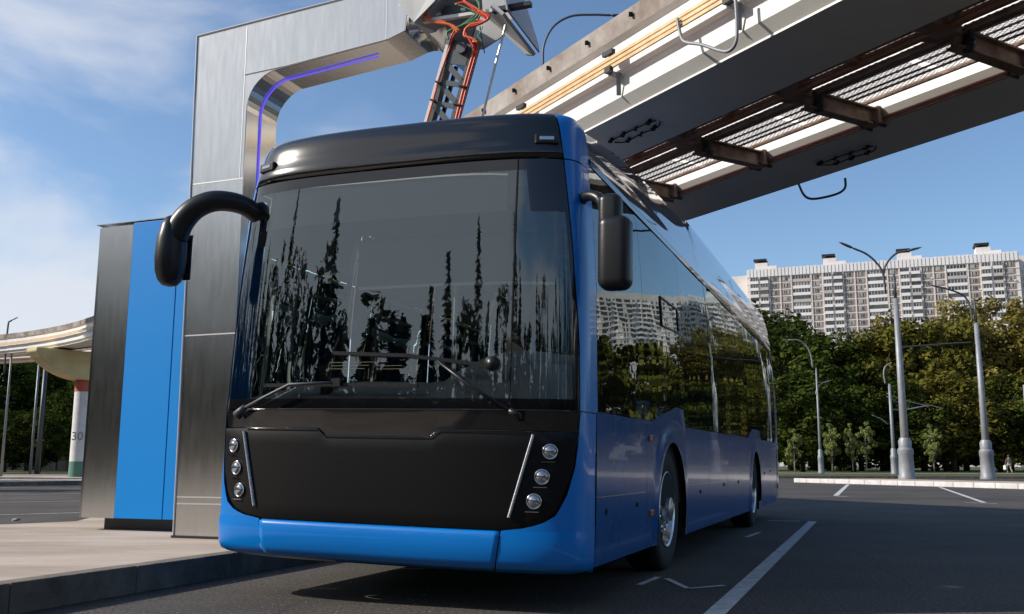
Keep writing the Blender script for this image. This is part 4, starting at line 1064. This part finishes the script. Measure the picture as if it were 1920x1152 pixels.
# woods around the yard that only show as reflections and from other views: one mass
rn = random.Random(5); s = MB()
for i in range(210):
    a_ = R(lerp(116, 322, (i+.5)/210)+rn.uniform(-1.5, 1.5)); row = i % 3; d_ = 40+row*9+rn.uniform(-3, 3); b = Vector((math.sin(a_)*d_, math.cos(a_)*d_, 0))
    H = (rn.uniform(8, 11), rn.uniform(11, 16), rn.uniform(14, 24))[row]
    if i % 4 < 2: conifer(s, rn, H, H*.2, 1000, .5, b)
    else:
        c_, _ = crown_mesh(i, H*.3, H*.42, 1000, .5, 22, pointed=.45); b0 = len(s.v); s.v += [(x+b.x, y+b.y, z+H*.42) for x, y, z in c_.v]; s.f += [tuple(j+b0 for j in f) for f in c_.f]; s.m += c_.m
for i in range(14000):
    a_ = R(rn.uniform(114, 324)); d_ = rn.uniform(44, 66); p = Vector((math.sin(a_)*d_, math.cos(a_)*d_, rn.uniform(0, 7.5)*rn.random()**.3)); l_ = .8
    n1 = Vector((rn.gauss(0, 1), rn.gauss(0, 1), rn.gauss(0, 1))).normalized(); t1 = n1.orthogonal().normalized(); t2 = n1.cross(t1)
    b0 = len(s.v); s.v += [tuple(p+t1*l_), tuple(p+t2*l_*.6), tuple(p-t1*l_), tuple(p-t2*l_*.6)]; s.f.append((b0, b0+1, b0+2, b0+3)); s.m.append(0)
o = s.build('woodland', M['leaf_k']); tag(o, 'dark mixed wood around the yard', 'woodland', kind='stuff')
s = MB()
for i in range(30):
    X = 62+i*2.6+rn.uniform(-1, 1); Y = 105+rn.uniform(-8, 6)-i*1.2; H = rn.uniform(13, 19)
    c_, _ = crown_mesh(100+i, H*.26, H*.45, 1500, .6, 26, pointed=.3); b0 = len(s.v); s.v += [(x+X, y+Y, z+H*.52) for x, y, z in c_.v]; s.f += [tuple(j+b0 for j in f) for f in c_.f]; s.m += c_.m
o = s.build('woodland', M['leaf_b']); tag(o, 'olive wood continuing to the right of the yard', 'woodland', kind='stuff')
s = MB()
for i in range(40):
    X = -5+i*3.2+rn.uniform(-1, 1); Y = 118+rn.uniform(-6, 10); H = rn.uniform(9, 12)
    c_, _ = crown_mesh(200+i, H*.34, H*.5, 900, .55, 18); b0 = len(s.v); s.v += [(x+X, y+Y, z+H*.5) for x, y, z in c_.v]; s.f += [tuple(j+b0 for j in f) for f in c_.f]; s.m += c_.m
for i in range(24):
    X = -75+i*3.2; Y = 96+rn.uniform(-4, 10); H = rn.uniform(7, 10)
    c_, _ = crown_mesh(300+i, H*.34, H*.5, 800, .55, 18); b0 = len(s.v); s.v += [(x+X, y+Y, z+H*.5) for x, y, z in c_.v]; s.f += [tuple(j+b0 for j in f) for f in c_.f]; s.m += c_.m
o = s.build('undergrowth', M['leaf_a']); tag(o, 'dense dark undergrowth behind the tree rows', 'undergrowth', kind='stuff')

# ================================================================== TOWER BLOCK
bA = at(1400, 507, 375); bB = at(1909, 473, 340); bA.z = bB.z = 0
ux = (bB-bA); LB = ux.length; ux.normalize(); ang = math.atan2(ux.y, ux.x)
zt = at(1911, 473, 340).z
blk = empty('apartment_block', 'long white panel apartment block above the trees', 'building', bA, (0, 0, ang))
NF = 26; FH = 2.72; Z0 = zt-3.0-NF*FH
s = MB(); s.box(0, LB, 0, 14, 0, zt); s.build('wall', M['wall'], blk)
s = MB(); s.box(-9, -.0, 5, 16, 0, zt-1.0); s.build('side_wing', M['wall'], blk)
s = MB()
for i in range(int(LB/1.35)): s.box(i*1.35+.12, i*1.35+1.18, -.55, .3, zt-3.0, zt+.25+.1*(i % 2))
s.build('parapet', M['balcony'], blk)
pat = 'BBWWLWBBWWLWBBWWLWBBW'
wd_ = {'B': 3.7, 'W': 4.1, 'L': 7.3}
tot = sum(wd_[c] for c in pat); kx = (LB-2.0)/tot
x = 1.0; bal = []; win = []; tan = MB(); ribs = MB()
for c in pat:
    w = wd_[c]*kx
    for f in range(NF):
        z = Z0+f*FH
        if zt-z > 52: continue
        if c == 'B': bal.append((x, w, z, 'B'))
        elif c == 'L': bal.append((x, w, z, 'L'))
        else: win.append((x, w, z))
    if c == 'W': tan.box(x+.35, x+w-.35, -.06, .02, Z0, zt-3.3)
    ribs.box(x-.22, x+.22, -.5 if c in 'BL' else -.3, .1, 0, zt-3.0)
    x += w
tan.build('facade_panels', M['wall_tan'], blk)
ribs.build('facade_ribs', M['wall'], blk)
s = MB()
for f in range(NF): s.box(0, LB, -.16, 0, Z0+f*FH-.17, Z0+f*FH+.17)
s.build('floor_bands', M['wall'], blk)
rb = random.Random(3)
def add_bal(s, x, w, z, k):
    d_ = -1.05 if k == 'B' else -.35
    s.mi = 3 if rb.random() < .16 else 0; s.box(x+.35, x+w-.35, d_, 0, z-.1, z+1.05)
    s.mi = 1; s.box(x+.40, x+w-.40, d_+.2 if rb.random() < .6 else d_+.9, .0, z+1.05, z+2.35)
    s.mi = 2
    if rb.random() < .75:
        nn = 3 if k == 'B' else 6
        for j in range(nn+1): q_ = x+.42+(w-.9)*j/nn; s.box(q_-.06, q_+.09, d_+.12, d_+.24, z+1.05, z+2.35)
def add_win(s, x, w, z):
    c = x+w/2; s.mi = 2; s.box(c-1.05, c+1.05, -.16, -.05, z+.7, z+2.3)
    s.mi = 1
    for q_ in (-.62, .05, .6): s.mi = 4 if rb.random() < .3 else 1; s.box(c+q_-.26, c+q_+.26, -.20, -.1, z+.8, z+2.2)
    if rb.random() < .12: s.mi = 0; s.box(c+1.1, c+1.75, -.5, -.05, z+.5, z+1.0)
bm_ = [M['balcony'], M['window_dark'], M['window_frame'], M['balcony_tint'], M['curtain']]
bal.sort(key=lambda q_: -(q_[2]*1.+q_[0]*.2)); win.sort(key=lambda q_: -(q_[2]+q_[0]*.2))
for (x, w, z, k) in bal[:100]: s = MB(); add_bal(s, x, w, z, k); s.build('balcony', bm_, blk)
s = MB()
for (x, w, z, k) in bal[100:]: add_bal(s, x, w, z, k)
tag(s.build('balcony', bm_, blk), kind='stuff')
for (x, w, z) in win[:100]: s = MB(); add_win(s, x, w, z); s.build('window', bm_, blk)
s = MB()
for (x, w, z) in win[100:]: add_win(s, x, w, z)
tag(s.build('window', bm_, blk), kind='stuff')
for fx in (.03, .30, .58, .86):
    x = fx*LB; s = MB(); s.mi = 0; s.box(x, x+8.5, 3, 9, zt, zt+2.0); s.box(x, x+5, 3, 9, zt+2, zt+3.4); s.mi = 1; s.box(x-.4, x+4.6, 2.6, 9.4, zt+4.2, zt+5.0); s.box(x+1.6, x+2.4, 4, 8, zt+3.4, zt+4.2)
    s.build('roof_house', [M['wall'], M['dark_metal']], blk)
b2 = at(1913, 473, 343); o = empty('apartment_block', 'next apartment block showing only at the right edge', 'building', (b2.x, b2.y, 0), (0, 0, ang))
MB().box(0, 62, 5, 20, 0, zt+.3).build('wall', M['wall'], o)
s = MB(); s2 = MB(); s3 = MB()
for f in range(NF):
    z = Z0+f*FH
    if z < 10: continue
    s.box(-.15, 62, 4.85, 5, z-.17, z+.17)
    for j in range(14): s2.box(1.4+j*4.4, 3.6+j*4.4, 4.9, 5.05, z+.75, z+2.3)
    for j in range(3): s2.box(-.1, .05, 7.2+j*4, 8.8+j*4, z+.75, z+2.3)
    for j in range(0, 14, 3): s3.box(1.0+j*4.4, 4.0+j*4.4, 4.0, 5, z-.1, z+1.0)
s.build('floor_bands', M['wall'], o); tag(s2.build('window', M['window_dark'], o), kind='stuff'); tag(s3.build('balcony', M['balcony'], o), kind='stuff')
# low pavilion behind the trees on the left
o = empty('glass_pavilion', 'dark glazed pavilion under the track at the left', 'building', (at(-60, 870, 88).x, 88, 0))
MB().box(0, 26, 0, 8, 0, 7.2).build('wall', M['window_dark'], o)
s = MB()
for i in range(14): s.box(i*2-.08, i*2+.08, -.15, 0, .2, 7.2)
s.box(0, 26, -.12, -.02, 4.6, 5.4); s.build('mullions', M['pole_dark'], o)

# ================================================================== PERSON
pb = at(1893, 884, 82)
per = empty('person', 'person in a dark jacket walking on the lawn with a white bag', 'person', (pb.x, pb.y, .16), (0, 0, R(100)))
per.scale = (.86, .86, .86)
def skin(name, chains, m, parent):
    me = bpy.data.meshes.new(name); vs = []; es = []; rad = []; idx = {}
    for ch in chains:
        pv = None
        for (p, r_) in ch:
            k = tuple(round(c, 3) for c in p)
            if k not in idx: idx[k] = len(vs); vs.append(p); rad.append(r_)
            if pv is not None: es.append((pv, idx[k]))
            pv = idx[k]
    me.from_pydata(vs, es, []); me.update(); o = bpy.data.objects.new(name, me); COL.objects.link(o); o.parent = parent; me.materials.append(m)
    md = o.modifiers.new('skin', 'SKIN'); sv = me.skin_vertices[0].data
    for i, r_ in enumerate(rad): sv[i].radius = (r_, r_)
    sv[0].use_root = True
    sb = o.modifiers.new('sub', 'SUBSURF'); sb.levels = 1; sb.render_levels = 2
    return o
pel = ((0, 0, .92), .15)
skin('body', [[pel, ((0, 0, 1.15), .15), ((0, 0, 1.36), .16), ((0, 0, 1.46), .07), ((0, 0, 1.53), .06), ((.01, 0, 1.60), .10), ((.01, 0, 1.68), .09)],
    [pel, ((.08, .10, .82), .09), ((.22, .10, .48), .065), ((.14, .10, .08), .045), ((.25, .10, .03), .04)],
    [pel, ((-.05, -.10, .82), .09), ((-.06, -.10, .48), .065), ((-.26, -.10, .10), .045), ((-.18, -.10, .03), .04)],
    [((0, 0, 1.36), .16), ((0, .20, 1.38), .06), ((.06, .27, 1.12), .045), ((.18, .27, .90), .035), ((.22, .27, .83), .03)],
    [((0, 0, 1.36), .16), ((0, -.20, 1.38), .06), ((-.06, -.27, 1.12), .045), ((.02, -.27, .88), .035), ((.04, -.27, .81), .03)]], M['skin'], per)
skin('jacket', [[((0, 0, .90), .17), ((0, 0, 1.15), .175), ((0, 0, 1.38), .18)], [((0, 0, 1.38), .18), ((0, .21, 1.39), .075), ((.06, .275, 1.12), .06), ((.17, .27, .92), .05)], [((0, 0, 1.38), .18), ((0, -.21, 1.39), .075), ((-.06, -.275, 1.12), .06), ((.01, -.27, .91), .05)]], M['jacket'], per)
skin('trousers', [[((0, 0, .93), .16), ((.08, .10, .81), .10), ((.22, .10, .48), .08), ((.14, .10, .12), .06)], [((0, 0, .93), .16), ((-.05, -.10, .81), .10), ((-.06, -.10, .48), .08), ((-.26, -.10, .14), .06)]], M['bark_pale'], per)
MB().lathe([(.02, .17), (.09, .14), (.115, .08), (.11, .0), (.09, -.06)], 14, Matrix.Translation((-.005, 0, 1.63))).build('hair', M['inside_dark'], per, smooth=True)
s = MB(); s.box(-.14, .14, -.06, .06, 0, .34); s.tube([(-.08, 0, .34), (0, 0, .46), (.08, 0, .34)], .008, 5)
p2 = per.matrix_basis @ Vector((.22, .28, .38)); 
o = s.build('shopping_bag', M['bag'], bevel=.02, loc=Vector((pb.x, pb.y, .15))+Matrix.Rotation(R(100), 3, 'Z') @ Vector((.20, .25, .32)), rot=(0, 0, R(100))); tag(o, 'white bag held by the person on the lawn', 'bag')

# small litter and stones on the asphalt and platform
rn = random.Random(9)
def pebble(u, v, z, r_, lb):
    p = atz(u, v, z); s = MB(); s.lathe([(.001, r_*.7), (r_*.6, r_*.6), (r_, r_*.25), (r_*.8, 0)], 7); s.v = [(x*rn.uniform(.7, 1.3), y*rn.uniform(.7, 1.3), zz) for x, y, zz in s.v]
    o = s.build('stone', M['debris'], loc=(p.x, p.y, z)); tag(o, lb, 'stone', 'loose stones')
pebble(440, 1092, 0, .014, 'pale stone on the asphalt beside the platform kerb')
pebble(30, 977, .178, .05, 'pale litter at the back edge of the platform')
s = MB()
for i in range(260):
    p = atz(rn.uniform(-100, 1100), rn.uniform(1085, 1180), 0); r_ = rn.uniform(.002, .006)
    s.lathe([(.0003, r_), (r_, r_*.5), (r_, 0)], 5, Matrix.Translation((p.x+rn.uniform(-.2, .2), p.y+rn.uniform(-.2, .2), 0)))
o = s.build('gravel', M['debris']); tag(o, 'fine grit scattered on the asphalt', 'gravel', kind='stuff')

# ================================================================== SKY, SUN, CAMERA
w = bpy.data.worlds.new('World'); sc.world = w; w.use_nodes = True; nt = w.node_tree; nt.nodes.clear(); L = nt.links.new
sky = N(nt, 'ShaderNodeTexSky', _sky_type='NISHITA'); sky.sun_disc = False; sky.sun_elevation = R(SUN_EL)
tosun = -SDIR; sky.sun_rotation = math.atan2(tosun.x, tosun.y); sky.air_density = 1.0; sky.dust_density = .7; sky.ozone_density = 2.0
bg = N(nt, 'ShaderNodeBackground', Strength=.142); out = N(nt, 'ShaderNodeOutputWorld')
tc = N(nt, 'ShaderNodeTexCoord'); sx_ = N(nt, 'ShaderNodeSeparateXYZ'); L(tc.outputs['Generated'], sx_.inputs[0])
mpn = N(nt, 'ShaderNodeMapping'); mpn.inputs['Scale'].default_value = (1.1, 1.1, 3.4); L(tc.outputs['Generated'], mpn.inputs[0])
nz = N(nt, 'ShaderNodeTexNoise', Scale=1.9, Detail=9., Roughness=.52, Distortion=.35); L(mpn.outputs[0], nz.inputs['Vector'])
# cloud cover: thicker low down, on the left and behind the camera
def mth(op, a=None, b=None, av=None, bv=None):
    n_ = N(nt, 'ShaderNodeMath', _operation=op)
    if a is not None: L(a, n_.inputs[0])
    if b is not None: L(b, n_.inputs[1])
    if av is not None: n_.inputs[0].default_value = av
    if bv is not None: n_.inputs[1].default_value = bv
    return n_.outputs[0]
left = mth('MULTIPLY', sx_.outputs[0], bv=-.46); low = mth('MULTIPLY', sx_.outputs[2], bv=-.30); back = mth('MULTIPLY', mth('MAXIMUM', mth('MULTIPLY', sx_.outputs[1], bv=-1.), bv=0.), bv=.13)
cov = mth('ADD', mth('ADD', left, low), back); cf = mth('ADD', nz.outputs['Fac'], cov)
mr = N(nt, 'ShaderNodeMapRange'); mr.interpolation_type = 'SMOOTHSTEP'; mr.inputs[1].default_value = .47; mr.inputs[2].default_value = .72; mr.inputs[3].default_value = 0; mr.inputs[4].default_value = .85; L(cf, mr.inputs[0])
tint = N(nt, 'ShaderNodeMix', _data_type='RGBA', _blend_type='MULTIPLY'); tint.inputs[0].default_value = 1; tint.inputs[7].default_value = (.90, 1.0, 1.08, 1); L(sky.outputs[0], tint.inputs[6])
mx = N(nt, 'ShaderNodeMix', _data_type='RGBA'); mx.inputs[7].default_value = (5.6, 5.75, 6.2, 1); L(mr.outputs[0], mx.inputs[0]); L(tint.outputs[2], mx.inputs[6])
L(mx.outputs[2], bg.inputs[0]); L(bg.outputs[0], out.inputs[0])

sl = bpy.data.lights.new('sun', 'SUN'); sl.energy = 5.0; sl.angle = R(.5); sl.color = (1., .93, .84)
so = bpy.data.objects.new('sun', sl); COL.objects.link(so)
ld = Vector((SDIR.x*math.cos(R(SUN_EL)), SDIR.y*math.cos(R(SUN_EL)), -math.sin(R(SUN_EL))))
so.rotation_euler = ld.to_track_quat('-Z', 'Y').to_euler(); so.location = (-30, 0, 30)

cam = bpy.data.cameras.new('camera'); cam.sensor_width = 36; cam.lens = F/1920*36; cam.clip_start = .05; cam.clip_end = 3000
co = bpy.data.objects.new('camera', cam); COL.objects.link(co)
r_, f_, u_ = CR.col[0], CR.col[1], CR.col[2]
co.matrix_world = Matrix(((r_.x, u_.x, -f_.x, 0), (r_.y, u_.y, -f_.y, 0), (r_.z, u_.z, -f_.z, CAMH), (0, 0, 0, 1)))
sc.camera = co
sc.view_settings.view_transform = 'Standard'; sc.view_settings.look = 'None'; sc.view_settings.exposure = 0; sc.view_settings.gamma = 1
sc.render.engine = 'CYCLES'
sc.cycles.max_bounces = 8; sc.cycles.transparent_max_bounces = 16; sc.cycles.use_denoising = True
sc.cycles.caustics_reflective = False; sc.cycles.caustics_refractive = False
